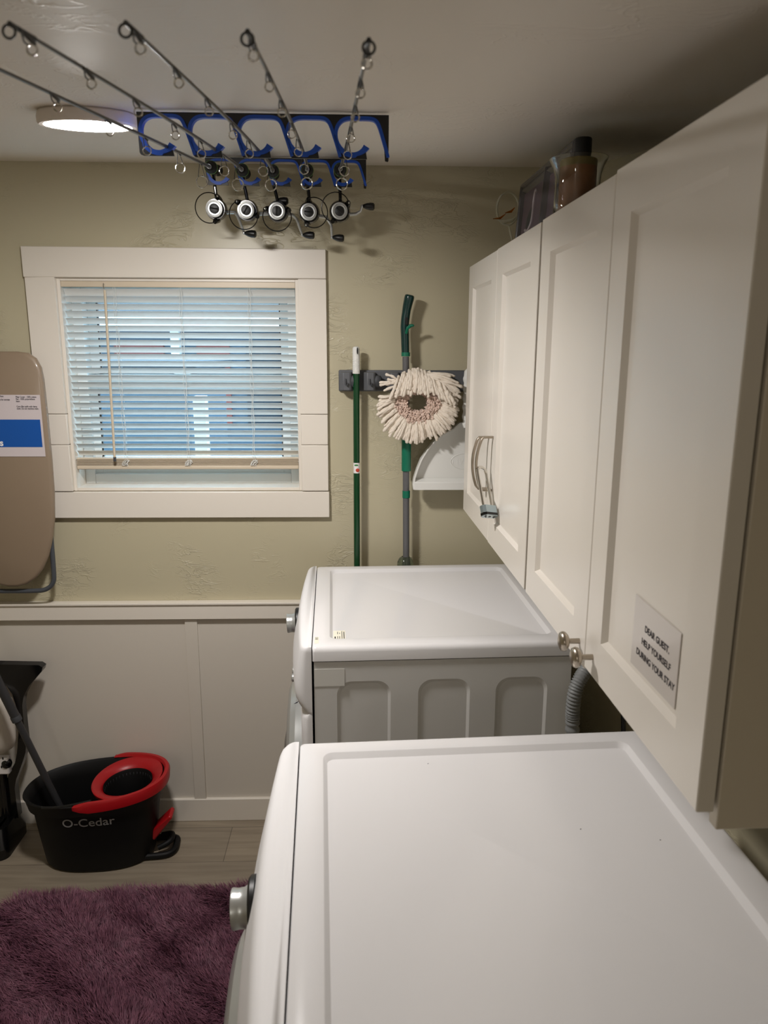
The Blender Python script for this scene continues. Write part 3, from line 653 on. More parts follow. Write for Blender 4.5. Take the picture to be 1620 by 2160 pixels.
glabel = ['leftmost fishing rod with spinning reel, its tip running out of the picture', 'second fishing rod from the left, its tip near the upper left corner', 'middle of the five fishing rods, hung with reel on the racks', 'second fishing rod from the right, its tip above the front rack', 'rightmost fishing rod, almost end on, its crank sticking out to the right']
for i in range(5):
    B = at(*bpx[i], Y=2.06); Fp = at(*fpx[i], Y=FY); Tp = at(*tpx[i], Y=.62)
    t = thing('fishing_rod', glabel[i], 'fishing rod', tuple(B), 0, 'fishing rods with spinning reels on the ceiling racks')
    def ev(Y):  # quadratic through the three
        a, b, c = B, Fp, Tp; la = (Y-b.y)*(Y-c.y)/((a.y-b.y)*(a.y-c.y)); lb = (Y-a.y)*(Y-c.y)/((b.y-a.y)*(b.y-c.y)); lc = (Y-a.y)*(Y-b.y)/((c.y-a.y)*(c.y-b.y))
        return a*la+b*lb+c*lc-B
    n = 22; ys = [2.08-(2.08-.62)*k/n for k in range(n+1)]
    tube([ev(Y) for Y in ys], [.0044-.0030*k/n for k in range(n+1)], 10).obj('rod_blank', M_rod, t)
    ax = (ev(2.12)-ev(1.9)).normalized(); back = axis_mtx((0, 0, 0), ax)
    sl = lathe([(.0052, -.05), (.0056, -.018)], back, 16).obj('ferrule', M_silver, t)
    gr = lathe([(.0065, -.008), (.0095, -.006), (.0125, .008), (.0155, .026), (.0158, .030)], back, 24).obj('fore_grip', M_foam, t)
    lathe([(.0158, .030), (.0166, .031), (.0166, .040), (.0150, .041)], back, 24).obj('grip_ring', M_rodgreen, t)
    lathe([(.0125, .040), (.0118, .05), (.0098, .065), (.0098, .12), (.0112, .135), (.0120, .140)], back, 24).obj('reel_seat', M_blackg, t)
    lathe([(.0128, .140), (.0115, .17), (.0112, .25), (.0148, .276), (.0152, .292), (.0125, .297)], back, 24).obj('butt_grip', M_foam, t)
    # guides: a foot, two legs and a ring below the blank
    for dist, rr_, drop in ((.26, .0125, .036), (.56, .0088, .024), (.82, .0062, .017), (1.00, .0052, .012), (1.17, .0045, .0095), (1.31, .0042, .008), (1.43, .0040, .0075)):
        Y = 2.08-dist; p = ev(Y); c_ = p+Vector((0, .004, -drop-rr_*.3)); g = MB()
        ring = [c_+Vector((rr_*math.cos(a), 0, rr_*math.sin(a))) for a in np.linspace(0, 2*PI, 29)[:-1]]
        g.tube(ring, max(.0008, rr_*.11), 8, closed=True); gd = g.obj('guide', M_chrome, t)
        lg = MB()
        for s in (-1, 1): lg.tube([p+Vector((s*.001, -.012, -.002)), p+Vector((s*.0025, -.004, -.006)), c_+Vector((s*rr_*.62, -.0006, rr_*.80))], .0007, 6)
        lg.tube([p+Vector((0, -.018, -.0025)), p+Vector((0, .010, -.0025))], .0022 if dist < .5 else .0016, 8); lg.obj('guide_leg', M_black, gd)
    tt = MB(); e = ev(.62); c_ = e+Vector((0, -.002, -.006)); tt.tube([c_+Vector((.0045*math.cos(a), 0, .0045*math.sin(a))) for a in np.linspace(0, 2*PI, 21)[:-1]], .0010, 8, closed=True); tt.tube([ev(.66), e+Vector((0, 0, .0))], .0020, 8); tt.obj('tip_ring', M_black, t)
    # reel
    R0 = at(*rpx[i], Y=2.185)-B; foot = ev(2.205)-Vector((0, 0, .009))
    rl = MB(); stem_b = R0+Vector((.002, .035, .012)); rl.tube(smooth_path([foot+Vector((0, -.004, .0)), foot+Vector((0, .004, -.018)), foot*.35+stem_b*.65+Vector((0, 0, .0)), stem_b, stem_b+Vector((0, .004, -.02))], 5), [.0052]*4+[.0046]*8+[.006]*5+[.010]*4, 10)
    rl.tube([foot+Vector((0, -.030, .0005)), foot+Vector((0, -.010, -.001)), foot+Vector((0, .020, -.001)), foot+Vector((0, .038, .0005))], [.003, .0045, .0045, .003], 8)
    axr = Vector((0, -1, -.10)).normalized(); fm = axis_mtx(R0, axr)
    rl.lathe([(.004, -.098), (.012, -.092), (.018, -.075), (.020, -.055), (.016, -.04)], fm, 20)
    body_ = rl.obj('reel_body', M_blackg, t)
    rot = MB(); rot.lathe([(.024, -.052), (.0285, -.048), (.0295, -.030), (.0262, -.014), (.016, -.014)], fm, 28)
    th0 = math.radians(bail_deg[i])
    ex = Vector((1, 0, 0)); ez = axr.cross(ex).normalized()
    if ez.z < 0: ez = -ez
    def rp(r, a, d): return R0+(ex*math.cos(a)+ez*math.sin(a))*r+axr*d
    for s in (1, -1):
        a = th0+s*math.radians(98); rot.tube([rp(.017, a, -.045), rp(.026, a, -.034), rp(.030, a, -.018), rp(.0335, a-s*.05, -.006)], [.013, .011, .0085, .006], 8)
    rot.obj('rotor', M_blackg, body_)
    spl = lathe([(.017, -.020), (.0200, -.016), (.0200, -.006), (.0215, -.003), (.0225, 0), (.0220, .002), (.0180, .0025), (.0170, .001), (.0140, .0008), (.0138, .0)], fm, 40).obj('spool', M_silver, body_)
    dk = MB(); dk.lathe([(.0130, 0), (.0130, .004), (.0115, .007), (.006, .008)], fm, 28); a = th0; dk.tube([rp(-.011, a, .008), rp(.011, a, .008)], .0022, 8); dk.obj('drag_knob', M_black, spl)
    bw = MB(); pts = []
    for k in range(25):
        ph = math.radians(-98+196*k/24); r = .0335+.0185*math.cos(ph/1.09)**1.0 if abs(ph) < 1.70 else .0335
        pts.append(rp(r, th0+ph, -.006+.004*math.cos(ph)))
    bw.tube(pts, .0014, 8); bw.obj('bail_wire', M_wire, body_)
    ps = MB(); ps.ball(pts[0], .0036, 10, 8); ps.ball(pts[0]+axr*.003, .0025, 10, 8); ps.obj('line_roller', M_chrome, body_)
    cp, kp, _ = crank[i]; yb_ = .045
    P = [R0+Vector((x, yb_-(0.0 if q < 2 else -.006+.004*q), z)) for q, (x, z) in enumerate(cp)]
    ck = MB(); ck.tube([R0+Vector((.010, yb_, -.002))]+P, [.0055, .0052, .0046, .0040, .0034], 8); ck.ball(P[-1], .0042, 10, 8); ck.obj('crank_arm', M_silver, body_)
    k0 = P[-1]; kd = Vector((1, -.05, -.10 if i in (0, 3) else -.05)).normalized(); km = axis_mtx(k0, kd)
    lathe([(.004, .001), (.0075, .005), (.0110, .012), (.0135, .022), (.0130, .031), (.0085, .034)], km @ Matrix.Diagonal((1, .75, 1, 1)), 20).obj('crank_knob', M_black, body_)

# ================================================================ BROOM HOLDER, BROOM, MOP, DUSTPAN
hr = thing('broom_holder', 'grey wall mounted broom and mop holder rail', 'tool rack', (0, 0, 0))
RYB = D-.014
box(-.0660, D-.014, 1.512, .345, D, 1.578).obj('back_plate', M_grey, hr, bevel=.004)
slots = [-.061, .013, .087, .161, .235]
for i, x in enumerate(slots):
    m = MB(); x1 = x+.036
    m.loft([[Vector((a, b, z)) for a, b in ((x, D-.012), (x1, D-.012), (x1, D-.052), (x1-.006, D-.058), (x+.010, D-.058), (x, D-.046))] for z in (1.517, 1.572)])
    m.obj('clip_housing', M_grey, hr, bevel=.002)
    m = MB(); m.lathe([(.001, -.018), (.010, -.0165), (.0150, -.009), (.0165, 0), (.0150, .009), (.010, .0165), (.001, .018)], Matrix.Translation((x1+.006, D-.040, 1.545)), 20); m.obj('roller_ball', M_greyd, hr)
    m = MB(); m.tube([(x+.018, D-.0585, 1.552), (x+.018, D-.064, 1.536), (x+.022, D-.066, 1.532), (x+.026, D-.064, 1.540)], .0026, 8); m.obj('coat_hook', M_greyd, hr)
# broom
bxx, byy = -.0105, D-.050
br = thing('broom', 'green handled broom with white grip, hanging left of the string mop', 'broom', (bxx, byy, .0))
tube([(0, 0, .20), (0, 0, 1.572)], .0100, 16).obj('handle', M_greenpole, br)
gp_ = MB(); L = []
for k in range(60):
    z = 1.568+.0016*k; L.append((.0112 if z > 1.625 else .0112+.0006*math.sin(k*2.2), z))
L += [(.0108, 1.664), (.0085, 1.668), (.003, 1.670)]
zs_ = (1.6500-1.568)/(1.670-1.568); L = [(r, 1.568+(z-1.568)*zs_) for r, z in L]
gp_.lathe(L, seg=24); gp_.obj('grip', M_wplast, br)
lathe([(.0065, 0), (.0065, .004)], Matrix.Translation((.004, -.0105, 1.637)) @ Matrix.Diagonal((.35, 1, 1.6, 1)) @ Matrix.Rotation(PI/2, 4, 'X'), 16).obj('hanging_hole', M_gap, br)
sx = MB(); sx.lathe([(.01012, 1.258), (.01012, 1.291)], seg=24, cap=False); stb = sx.obj('sticker', M_inkw, br)
sx = MB(); sx.ball((.003, -.0098, 1.268), .006, sc=(1, .2, 1)); sx.obj('print', M_stred, stb); sx = MB(); sx.ball((-.001, -.0099, 1.284), .004, sc=(1.6, .2, .7)); sx.obj('print', M_stgreen, stb)
hb = MB(); hb.loft([rr(-.13, -.018, .13, .018, .015, .17), rr(-.13, -.018, .13, .018, .015, .20), rr(-.03, -.014, .03, .014, .01, .24)]); hb.obj('head', M_greenpole, br)
bs = MB()
for k in range(220):
    x = random.uniform(-.12, .12); y = random.uniform(-.014, .014); bs.tube([(x, y, .172), (x*1.12, y*1.3, .03)], .0018, 4)
bs.obj('bristles', M_string, br)
# mop
mx_, my_ = .142, D-.052
mp_ = thing('string_mop', 'cotton string mop with dark green handle held on the wall rack', 'mop', (mx_, my_, 0))
tube([(.009, 0, .06), (.0075, 0, 1.0), (.000, 0, 1.62)], .0105, 16).obj('pole', M_pole, mp_)
hp2 = smooth_path([(-.001, 0, 1.628), (-.003, 0, 1.68), (-.004, 0, 1.715), (.001, -.002, 1.760), (.008, -.006, 1.793), (.010, -.007, 1.803)], 6)
nn = len(hp2); tube(hp2, [(.0122+.0010*math.sin(PI*k/nn)+.0022*max(0, min(1, (k-nn*.55)/(nn*.2))))*(1 if k < nn-5 else (1-((k-nn+6)/6.2)**2)**.5) for k in range(nn)], 18).obj('handle_grip', M_teal, mp_)
lathe([(.0135, 1.621), (.0135, 1.633)], Matrix.Translation((-.0005, 0, 0)), 20).obj('collar', M_teal2, mp_)
lv = MB(); lv.tube([(.000, -.014, 1.690), (.003, -.024, 1.704), (.012, -.032, 1.712)], [.0045, .0045, .0055], 10); lv.ball((.015, -.033, 1.712), .0062, sc=(1.3, 1, .7)); lv.obj('release_lever', M_teal2, mp_)
box(-.004, -.0165, 1.715, .004, -.010, 1.736).obj('slot', M_black, mp_)
tube([(.005, 0, 1.265), (.004, 0, 1.40)], .0150, 18).obj('twist_sleeve', M_teal2, mp_)
tube([(.0058, 0, 1.178), (.0056, 0, 1.201)], .0125, 18).obj('pole_ring', M_teal2, mp_)
bell = at(855, 1180, Y=my_); lathe([(.027, -.02), (.026, -.008), (.021, .003), (.014, .009), (.011, .010), (.0105, .0), (.0105, -.02)], Matrix.Translation((bell.x-mx_, 0, bell.z)), 24).obj('clear_cup', mat('smoky_clear_plastic', (150, 160, 140), .08, trans=.85, ior=1.3), mp_)
hub = (at(880, 846, Y=my_-.03)-Vector((mx_, my_, 0))); hub.y = -.036
# fuzzy core ring
L = []; core = MB()
for k in range(60):
    a = 2*PI*k/60; r0 = .052; pts_ = []
    for q in range(14):
        b = 2*PI*q/14; rj = .022*(1+random.uniform(-.28, .28)); pts_.append(hub+Vector(((r0+rj*math.cos(b))*math.cos(a), -rj*math.sin(b)*.8, (r0+rj*math.cos(b))*math.sin(a)*.85-.004)))
    L.append(pts_)
L.append(L[0]); core.loft(L, False, False)
for k in range(520):
    a = random.uniform(PI*.9, PI*2.25); r = random.uniform(.034, .068); y = -.018-random.uniform(0, .008); p = hub+Vector((r*math.cos(a), y, r*math.sin(a)*.85-.004)); d = Vector((random.uniform(-1, 1), random.uniform(-1.2, .1), random.uniform(-1, 1))).normalized()*.006
    core.tube([p, p+d, p+d*1.5+Vector((0, 0, -.003))], [.0026, .0024, .0012], 5)
core.obj('mop_core', M_fuzz, mp_)
st = MB()
def strand(pts, r=.0040):
    P = smooth_path(pts, 7); n = len(P); ph = random.uniform(0, 6)
    P = [p+Vector((random.uniform(-.0005, .0005), random.uniform(-.0004, .0004), random.uniform(-.0005, .0005))) for p in P]
    st.tube(P, [max(.0012, r*(1+.20*math.sin(ph+k*1.15)))*(1.15 if k > n-5 else 1)*(.6 if k == n-1 else 1) for k in range(n)], 7)
for k in range(150):    # sides and bottom
    a = math.radians(163+(392-163)*(k+random.uniform(0, 1))/150); lay = random.choice((0, 1, 1, 2))
    r0 = .062+.005*lay; ln = random.uniform(.042, .060)*(1.10 if math.sin(a) < -.5 else 1); ca, sa = math.cos(a), math.sin(a)
    y0 = -.012-.006*lay; droop = random.uniform(.010, .028)*(1-abs(sa)*.5)
    j = random.uniform(-.06, .06); cb, sb = math.cos(a+j), math.sin(a+j)
    strand([hub+Vector((r0*ca, y0, r0*sa*.85)), hub+Vector(((r0+ln*.5)*cb, y0-.010, (r0+ln*.5)*sb*.88-droop*.35)), hub+Vector(((r0+ln)*cb, y0-.004, (r0+ln)*sb*.88-droop))])
for k in range(64):    # top strands folded down over the core
    a = math.radians(30+(150-30)*(k+random.uniform(0, 1))/76); ca, sa = math.cos(a), math.sin(a); lay = random.choice((0, 1))
    r0 = .106+random.uniform(-.006, .006); spread = .35*ca
    ln = random.uniform(.055, .075)
    p0 = hub+Vector((r0*ca*.85, -.010, r0*sa*1.0-.012)); d = Vector((spread*1.0+.35*(ca), 0, -1)).normalized()
    strand([p0, p0+Vector((0, -.020-.006*lay, .002))+d*ln*.25, p0+Vector((0, -.030-.006*lay, 0))+d*ln*.65, p0+Vector((0, -.028-.005*lay, 0))+d*ln])
for k in range(30):    # top right bundle
    f = random.random(); p0 = hub+Vector((.010+.03*f, -.018-random.uniform(0, .016), .088-.030*f+random.uniform(-.006, .006))); an = math.radians(random.uniform(-30, 4)-14*f); ln = random.uniform(.080, .106)
    strand([p0, p0+Vector((ln*.5*math.cos(an), -.006, ln*.5*math.sin(an)+.007)), p0+Vector((ln*math.cos(an), 0, ln*math.sin(an)))])
for k in range(7):    # top left wisps
    p0 = hub+Vector((-.045-.02*random.random(), -.020, .048+random.uniform(0, .026))); an = math.radians(random.uniform(150, 200)); ln = random.uniform(.045, .062)
    strand([p0, p0+Vector((ln*.5*math.cos(an), -.008, ln*.5*math.sin(an)+.004)), p0+Vector((ln*math.cos(an), .004, ln*math.sin(an)))])
st.obj('mop_strands', M_string, mp_, angle=180)
# dustpan, hung by its handle from the end of the rail
dx_ = .338; dp = thing('dustpan', 'white plastic dustpan hanging from the right end of the rail', 'dustpan', (dx_, D-.050, 0))
def pan_outline(g=0):
    L_ = [(-.170+g, 1.2085+g), (-.172+g, 1.225), (-.169+g, 1.245), (-.160+g, 1.275), (-.148+g, 1.305), (-.130+g, 1.335), (-.108+g, 1.362), (-.080+g, 1.385), (-.050+g*.6, 1.402-g*.5), (-.026+g*.3, 1.420-g*.5)]
    return [(x, z) for x, z in L_]+[(-x, z) for x, z in reversed(L_)]
YM = Matrix(((1, 0, 0, 0), (0, 0, -1, 0), (0, 1, 0, 0), (0, 0, 0, 1)))
m = MB(); m.prism(pan_outline(), .006, YM); m.obj('pan_floor', M_wplast, dp, bevel=.002)
o1 = pan_outline(); o2 = pan_outline(.006); n = len(o1); m = MB(); L = []
for i in range(n):
    a, b = o1[i], o2[i]; h = .034 if abs(a[0]) > .03 else .02
    L.append([Vector((a[0], -.004, a[1])), Vector((a[0], -h, a[1])), Vector((b[0], -h, b[1])), Vector((b[0], -.004, b[1]))])
m.loft(L); m.obj('rim', M_wplast, dp, bevel=.001)
m = MB(); m.loft([[Vector((-.166, -.005, 1.236)), Vector((.166, -.005, 1.236)), Vector((.166, -.009, 1.242)), Vector((-.166, -.009, 1.242))], [Vector((-.168, -.036, 1.2095)), Vector((.168, -.036, 1.2095)), Vector((.168, -.036, 1.234)), Vector((-.168, -.036, 1.234))]])
m.box(-.168, -.037, 1.2088, .168, -.030, 1.2335); m.obj('lip', M_wplast, dp, bevel=.0015)
m = MB(); L = []
for k in range(26):
    z = 1.405+.0072*k; wv = .020+.0018*math.sin(k*1.6); wv = wv if k < 24 else wv*(.85 if k == 24 else .5); L.append([Vector((wv*math.cos(b), -.030+.012*math.sin(b), z)) for b in np.linspace(0, 2*PI, 17)[:-1]])
m.loft(L); m.obj('handle', M_wplast, dp)
lathe([(.008, 0), (.008, .002)], Matrix.Translation((.004, -.0405, 1.557)) @ Matrix.Diagonal((.9, 1, 2.0, 1)) @ Matrix.Rotation(PI/2, 4, 'X'), 20).obj('hanging_hole', M_gap, dp)
tube([(.050*math.cos(a)-.0, -.0065, 1.295+.026*math.sin(a)) for a in np.linspace(0, 2*PI, 41)[:-1]], .0009, 6, closed=True).obj('embossed_oval', M_wplast, dp)
text('embossed_letters', 'LIBMAN', .026, M_wplast, Matrix.Translation((0, -.0062, 1.304)) @ Matrix(((1, 0, 0, 0), (0, 0, -1, 0), (0, 1, 0, 0), (0, 0, 0, 1))) @ Matrix.Rotation(PI, 4, 'Z'), dp, .0006, 'CENTER')

# ================================================================ IRONING BOARD (left edge)
ib = thing('ironing_board', 'tan covered ironing board hung upside down left of the window', 'ironing board', (-1.108, D-.075, 0))
def bhalf(z):   # half width against height
    if z > 1.60: s = (1.629-z)/(.029); return .120+.036*min(1, s)**.5 if z < 1.6289 else .118
    if z > 1.20: return .156+(.155-.156)*0+ .002*math.sin((1.6-z)/.4*PI)-.0*(z)
    s = (1.20-z)/(1.20-.897); return max(.157*(1-s**2.3)**.62, .001)
zsl = [1.629, 1.622, 1.61, 1.60, 1.55, 1.5, 1.4, 1.3, 1.2, 1.15, 1.1, 1.05, 1.0, .96, .93, .912, .903, .898]
m = MB(); right = [(bhalf(z), z) for z in zsl]; right = [(.085, 1.6310), (.118, 1.627), (.140, 1.611), (.152, 1.585), (.156, 1.55), (.158, 1.45), (.158, 1.30), (.156, 1.20), (.150, 1.12), (.139, 1.06), (.122, 1.00), (.100, .955), (.075, .925), (.045, .905), (.015, .8975)]
outl = right+[(-x, z) for x, z in reversed(right)]
def lp(g, y): return [Vector((x*(1-g/.16), y, 1.26+(z-1.26)*(1-g/.36))) for x, z in outl]
m.loft([lp(.010, .010), lp(.002, .008), lp(0, .002), lp(0, -.006), lp(.003, -.011), lp(.010, -.014)]); m.obj('padded_cover', M_tan, ib, angle=60)
tf = MB(); tf.tube(smooth_path([(.122, .018, 1.30), (.124, .018, 1.12), (.124, .016, .95), (.118, .015, .902), (.092, .014, .880), (.050, .014, .876), (0, .014, .8755), (-.050, .014, .876), (-.092, .014, .880), (-.118, .015, .902), (-.124, .016, .95), (-.124, .018, 1.30)], 5), .0075, 12); tf.obj('leg_tube', M_frameg, ib)
m = MB(); m.box(-.06, .012, 1.45, .06, .030, 1.60); m.obj('wall_bracket', M_frameg, ib, bevel=.004)
m = MB(); m.box(-.05, .028, 1.47, .05, .0745, 1.58); m.obj('mount_block', M_frameg, ib, bevel=.004)
lb = at(84, 833, Y=D-.09); lb2 = at(90, 963, Y=D-.09); ox, oy = ib.location.x, ib.location.y
lx1 = lb.x-ox; lz1 = lb.z; lz0 = lb2.z
lbl = box(-.20+lx1, -.0158, lz0, lx1, -.0143, lz1).obj('label', M_paper, ib)
bz1 = at(84, 885, Y=D-.09).z; bz0 = at(84, 943, Y=D-.09).z
box(-.20+lx1, -.0162, bz0, lx1-.006, -.0157, bz1).obj('blue_band', M_lblue, lbl)
TM = lambda x, z: Matrix.Translation((x, -.0163, z)) @ Matrix(((1, 0, 0, 0), (0, 0, -1, 0), (0, 1, 0, 0), (0, 0, 0, 1)))
for i, s in enumerate(('Fiber Cover - 100% cotton', 'Pad - 100% polyurethane', 'foam', '', 'Care: Blot spills with damp', 'cloth. Do not machine wash.')):
    if s: text('care_text', s, .0072, M_ink, TM(lx1-.072, lz1-.0085-.0064*i-(.003 if i > 3 else 0)) @ Matrix.Diagonal((.78, 1, 1, 1)), lbl, .00005, bold=.00012)
for s, dz, ex in (('surface', .0065, .108), ('Folds flat for storage', .0165, .090)): text('care_text', s, .0072, M_ink, TM(lx1-ex, lz1-dz) @ Matrix.Diagonal((.78, 1, 1, 1)), lbl, .00005, 'RIGHT', bold=.00012)
text('brand_letter', 's', .028, M_inkw, TM(lx1-.1335, bz0+.004), lbl, .0001, bold=.0008)

# ================================================================ MOP BUCKET
bcx, bcy, ba = -.862, 2.222, math.radians(3)
bk = thing('mop_bucket', 'black and red spin mop bucket on the floor by the base board', 'mop bucket', (bcx, bcy, 0), ba)
def se(a_, b_, z, n=56, e=2.5, dx=0, dy=0, zf=None):
    out = []
    for k in range(n):
        t_ = 2*PI*k/n; c_, s_ = math.cos(t_), math.sin(t_); x = a_*math.copysign(abs(c_)**(2/e), c_)+dx; y = b_*math.copysign(abs(s_)**(2/e), s_)+dy
        out.append(Vector((x, y, z if zf is None else z+zf(x))))
    return out
zf = lambda x: .016*(x/.22)
HB = .262
m = MB(); m.loft([se(.150, .092, .001), se(.168, .104, .004), se(.173, .108, .012), se(.185, .116, .10), se(.196, .124, .19), se(.200, .126, HB-.045), se(.212, .134, HB-.040, e=2.4, zf=zf), se(.222, .140, HB-.006, e=2.3, zf=zf), se(.226, .143, HB, e=2.3, zf=zf), se(.222, .139, HB+.003, e=2.3, zf=zf), se(.212, .131, HB-.004, e=2.3, zf=zf), se(.200, .122, HB-.05), se(.184, .112, .12), se(.165, .10, .014), se(.10, .06, .012)])
m.obj('tub', M_bucket, bk, angle=60)
bcol = MB(); L = []
for k in range(45):
    t_ = math.radians(-96+(96+86)*k/44); e = 2.3; c_, s_ = math.cos(t_), math.sin(t_); f_x = math.copysign(abs(c_)**(2/e), c_); f_y = math.copysign(abs(s_)**(2/e), s_); x, y = .2*f_x, .12*f_y; z = HB+zf(.22*f_x)
    en = min(1, min(k, 44-k)/2.5+.35)
    def P(ra, rb, dz): return Vector((ra*f_x, rb*f_y, z+dz))
    L.append([P(.231, .148, -.022*en), P(.233, .150, .004), P(.229, .146, .012*en), P(.219, .137, .012*en), P(.214, .132, .003)])
bcol.loft(L); bcol.obj('red_collar', M_red, bk, angle=40)
# funnel deck: flat ring round the basket opening
icx, icy = .100, -.004
def circ(cx, cy, ra, rb, z, n=56, squash=0): return [Vector((cx+ra*math.cos(2*PI*k/n), cy+rb*math.sin(2*PI*k/n), z+zf(cx+ra*math.cos(2*PI*k/n)))) for k in range(n)]
dk = MB(); dk.loft([circ(icx+.002, icy, .109, .126, HB-.006), circ(icx, icy, .110, .127, HB+.004), circ(icx, icy, .106, .122, HB+.006), circ(icx, icy, .088, .092, HB-.004), circ(icx, icy, .078, .080, HB-.016), circ(icx, icy, .076, .078, HB-.022), circ(icx, icy, .079, .081, HB-.022)], False, False); dk.obj('red_deck', M_red, bk, angle=50)
bs_ = MB(); bs_.loft([circ(icx, icy, .077, .079, HB-.012), circ(icx, icy, .074, .076, HB-.018), circ(icx, icy, .066, .068, HB-.10), circ(icx, icy, .02, .02, HB-.11)], False, True)
bsk = bs_.obj('spin_basket', M_bucket, bk)
tk = MB()
for k in range(40):
    a = 2*PI*k/40; x, y = icx+.0738*math.cos(a), icy+.0758*math.sin(a); z = HB-.030+zf(x); tk.box(x-.0012, y-.0012, z-.010, x+.0012, y+.0012, z+.006)
tk.obj('basket_rib', M_greyd, bsk)
lvr = MB(); Lp = lambda px, py, Y: at(px, py, Y=Y)
def tobk(p): d = p-Vector((bcx, bcy, 0)); return Vector((d.x*math.cos(-ba)-d.y*math.sin(-ba), d.x*math.sin(-ba)+d.y*math.cos(-ba), d.z))
pa = tobk(at(318, 1758, Y=2.215)); pb_ = tobk(at(362, 1712, Y=2.215)); d_ = (pb_-pa).normalized(); nrm = Vector((-d_.z, 0, d_.x))
lvr.loft([[pa-nrm*.020+Vector((0, -.022, 0)), pa+nrm*.012+Vector((0, -.022, 0)), pa+nrm*.012+Vector((0, .022, 0)), pa-nrm*.020+Vector((0, .022, 0))], [pb_-nrm*.010+Vector((0, -.028, 0)), pb_+nrm*.004+Vector((0, -.028, 0)), pb_+nrm*.004+Vector((0, .028, 0)), pb_-nrm*.010+Vector((0, .028, 0))]]); lvr.obj('pedal', M_red, bk, bevel=.005)
fl_ = MB(); fp = [(.150, -.055), (.215, -.050), (.240, -.030), (.243, .010), (.232, .038), (.150, .045)]; fl_.tube(smooth_path([(x-.002, y, .012) for x, y in fp], 5), .0105, 10); fl_.tube(smooth_path([(.19, -.035, .028), (.225, -.02, .040), (.226, .02, .040), (.19, .030, .030)], 4), .009, 10); fl_.obj('foot_loop', M_bucket, bk)
hb_ = MB(); hb_.tube(smooth_path([(-.130, -.128, HB-.006), (-.08, -.133, HB-.004), (-.02, -.132, HB+.004), (.02, -.128, HB+.010)], 6), .004, 8, flat=1); hb_.obj('bail_handle', M_black, bk)
pt_ = tobk(at(132, 1744, Y=2.10)); pt2 = tobk(at(232, 1738, Y=2.10))
def onb(co):
    # wrap lettering on the front of the tub
    x = pt_.x+co.x; z = pt_.z+co.y*.97+(co.x*.02); s_ = z/.19; A = .173+(.196-.173)*s_+.0006; Bq = .108+(.124-.108)*s_+.0008; e = 2.5
    y = -Bq*(max(0, 1-abs(x/A)**e))**(1/e); return Vector((x, y-.0006-abs(co.z), z))
text('brand_print', 'O-Cedar', .045, M_gtext, None, bk, .0002, bold=.0004, bend=lambda c_: onb(Vector((c_.x*.97, c_.y*.92, c_.z))))
# spin mop pole standing in the bucket
sm_ = thing('spin_mop_handle', 'charcoal spin mop pole leaning out of the bucket to the left', 'mop', tuple(at(112, 1672, Y=2.20)))
o0 = sm_.location.copy(); e1 = at(34, 1515, Y=2.19)-o0; dirp = e1.normalized()
lowp = dirp*-.16; tube([lowp, e1*1.0], .0108, 16).obj('lower_pole', M_mopgrey, sm_); tube([e1*.995, e1*2.6], .0140, 16).obj('upper_pole', M_mopgrey, sm_)
lathe([(.0150, -.010), (.0155, -.006), (.0155, .006), (.0150, .008)], axis_mtx(e1, dirp), 20).obj('twist_collar', M_greyd, sm_)
hh = MB(); hh.lathe([(.010, .02), (.02, .0), (.055, -.012), (.062, -.022), (.02, -.024)], axis_mtx(lowp, dirp), 24); hh.obj('mop_plate', M_bucket, sm_)
# ================================================================ BLACK APPLIANCE AT THE LEFT EDGE
cx_ = at(-22, 1600, Y=D-.11).x; cl = thing('floor_cleaner', 'black framed upright floor cleaner with a white tank by the left edge', 'floor cleaner', (0, 0, 0))
def clp(pts, Y): return [(at(a, b, Y=Y).x, at(a, b, Y=Y).z) for a, b in pts]
Yc = D-.085
half = [(-22, 1399), (84, 1401), (92, 1406), (90, 1414), (64, 1444), (52, 1466), (49, 1486), (53, 1530), (57, 1565), (56, 1585), (48, 1610), (36, 1642), (33, 1660), (38, 1700), (41, 1722)]
inner = [(14, 1724), (12, 1690), (14, 1655), (20, 1632), (34, 1606), (38, 1585), (41, 1545), (37, 1490), (28, 1462), (16, 1445), (-4, 1432), (-22, 1430)]
pr_ = clp(half+inner, Yc); XY = Matrix(((1, 0, 0, 0), (0, 0, -1, Yc+.022), (0, 1, 0, 0), (0, 0, 0, 1)))
ax0 = pr_[0][0]; mir = [(2*ax0-x, z) for x, z in reversed(pr_)]
m = MB(); m.prism(pr_, .030, XY); m.prism(mir, .030, XY); m.obj('frame', M_blackg, cl)
tkx = at(-8, 1500, Y=Yc-.02); m = MB(); tz1 = at(0, 1447, Y=Yc).z; tz0 = at(0, 1577, Y=Yc).z; hwx = at(43, 1520, Y=Yc).x-ax0
L = []
for s in np.linspace(0, 1, 15):
    z = tz0+(tz1-tz0)*s; wv = hwx*(1-abs(2*s-1.0)**7*.55)*(1.0-.10*(1-s)); L.append([Vector((ax0+wv*math.copysign(abs(math.cos(b))**.8, math.cos(b)), Yc-.030+.034*(1-abs(2*s-1)**4*.6)*math.sin(b), z)) for b in np.linspace(0, 2*PI, 25)[:-1]])
m.loft(L); m.obj('tank', M_tank, cl)
lbx = at(19, 1600, Y=Yc-.02).x; m = MB(); m.box(2*ax0-lbx, Yc-.030, at(0, 1624, Y=Yc).z, lbx, Yc-.005, at(0, 1590, Y=Yc).z); m.obj('label_band', M_inkw, cl, bevel=.004)
drp = MB()
for (px, py) in ((6, 1600), (11, 1612), (3, 1618)): p = at(px, py, Y=Yc-.0305); drp.ball((p.x, Yc-.0303, p.z), .0035, sc=(.7, .2, 1.5))
drp.obj('print', M_black, cl)
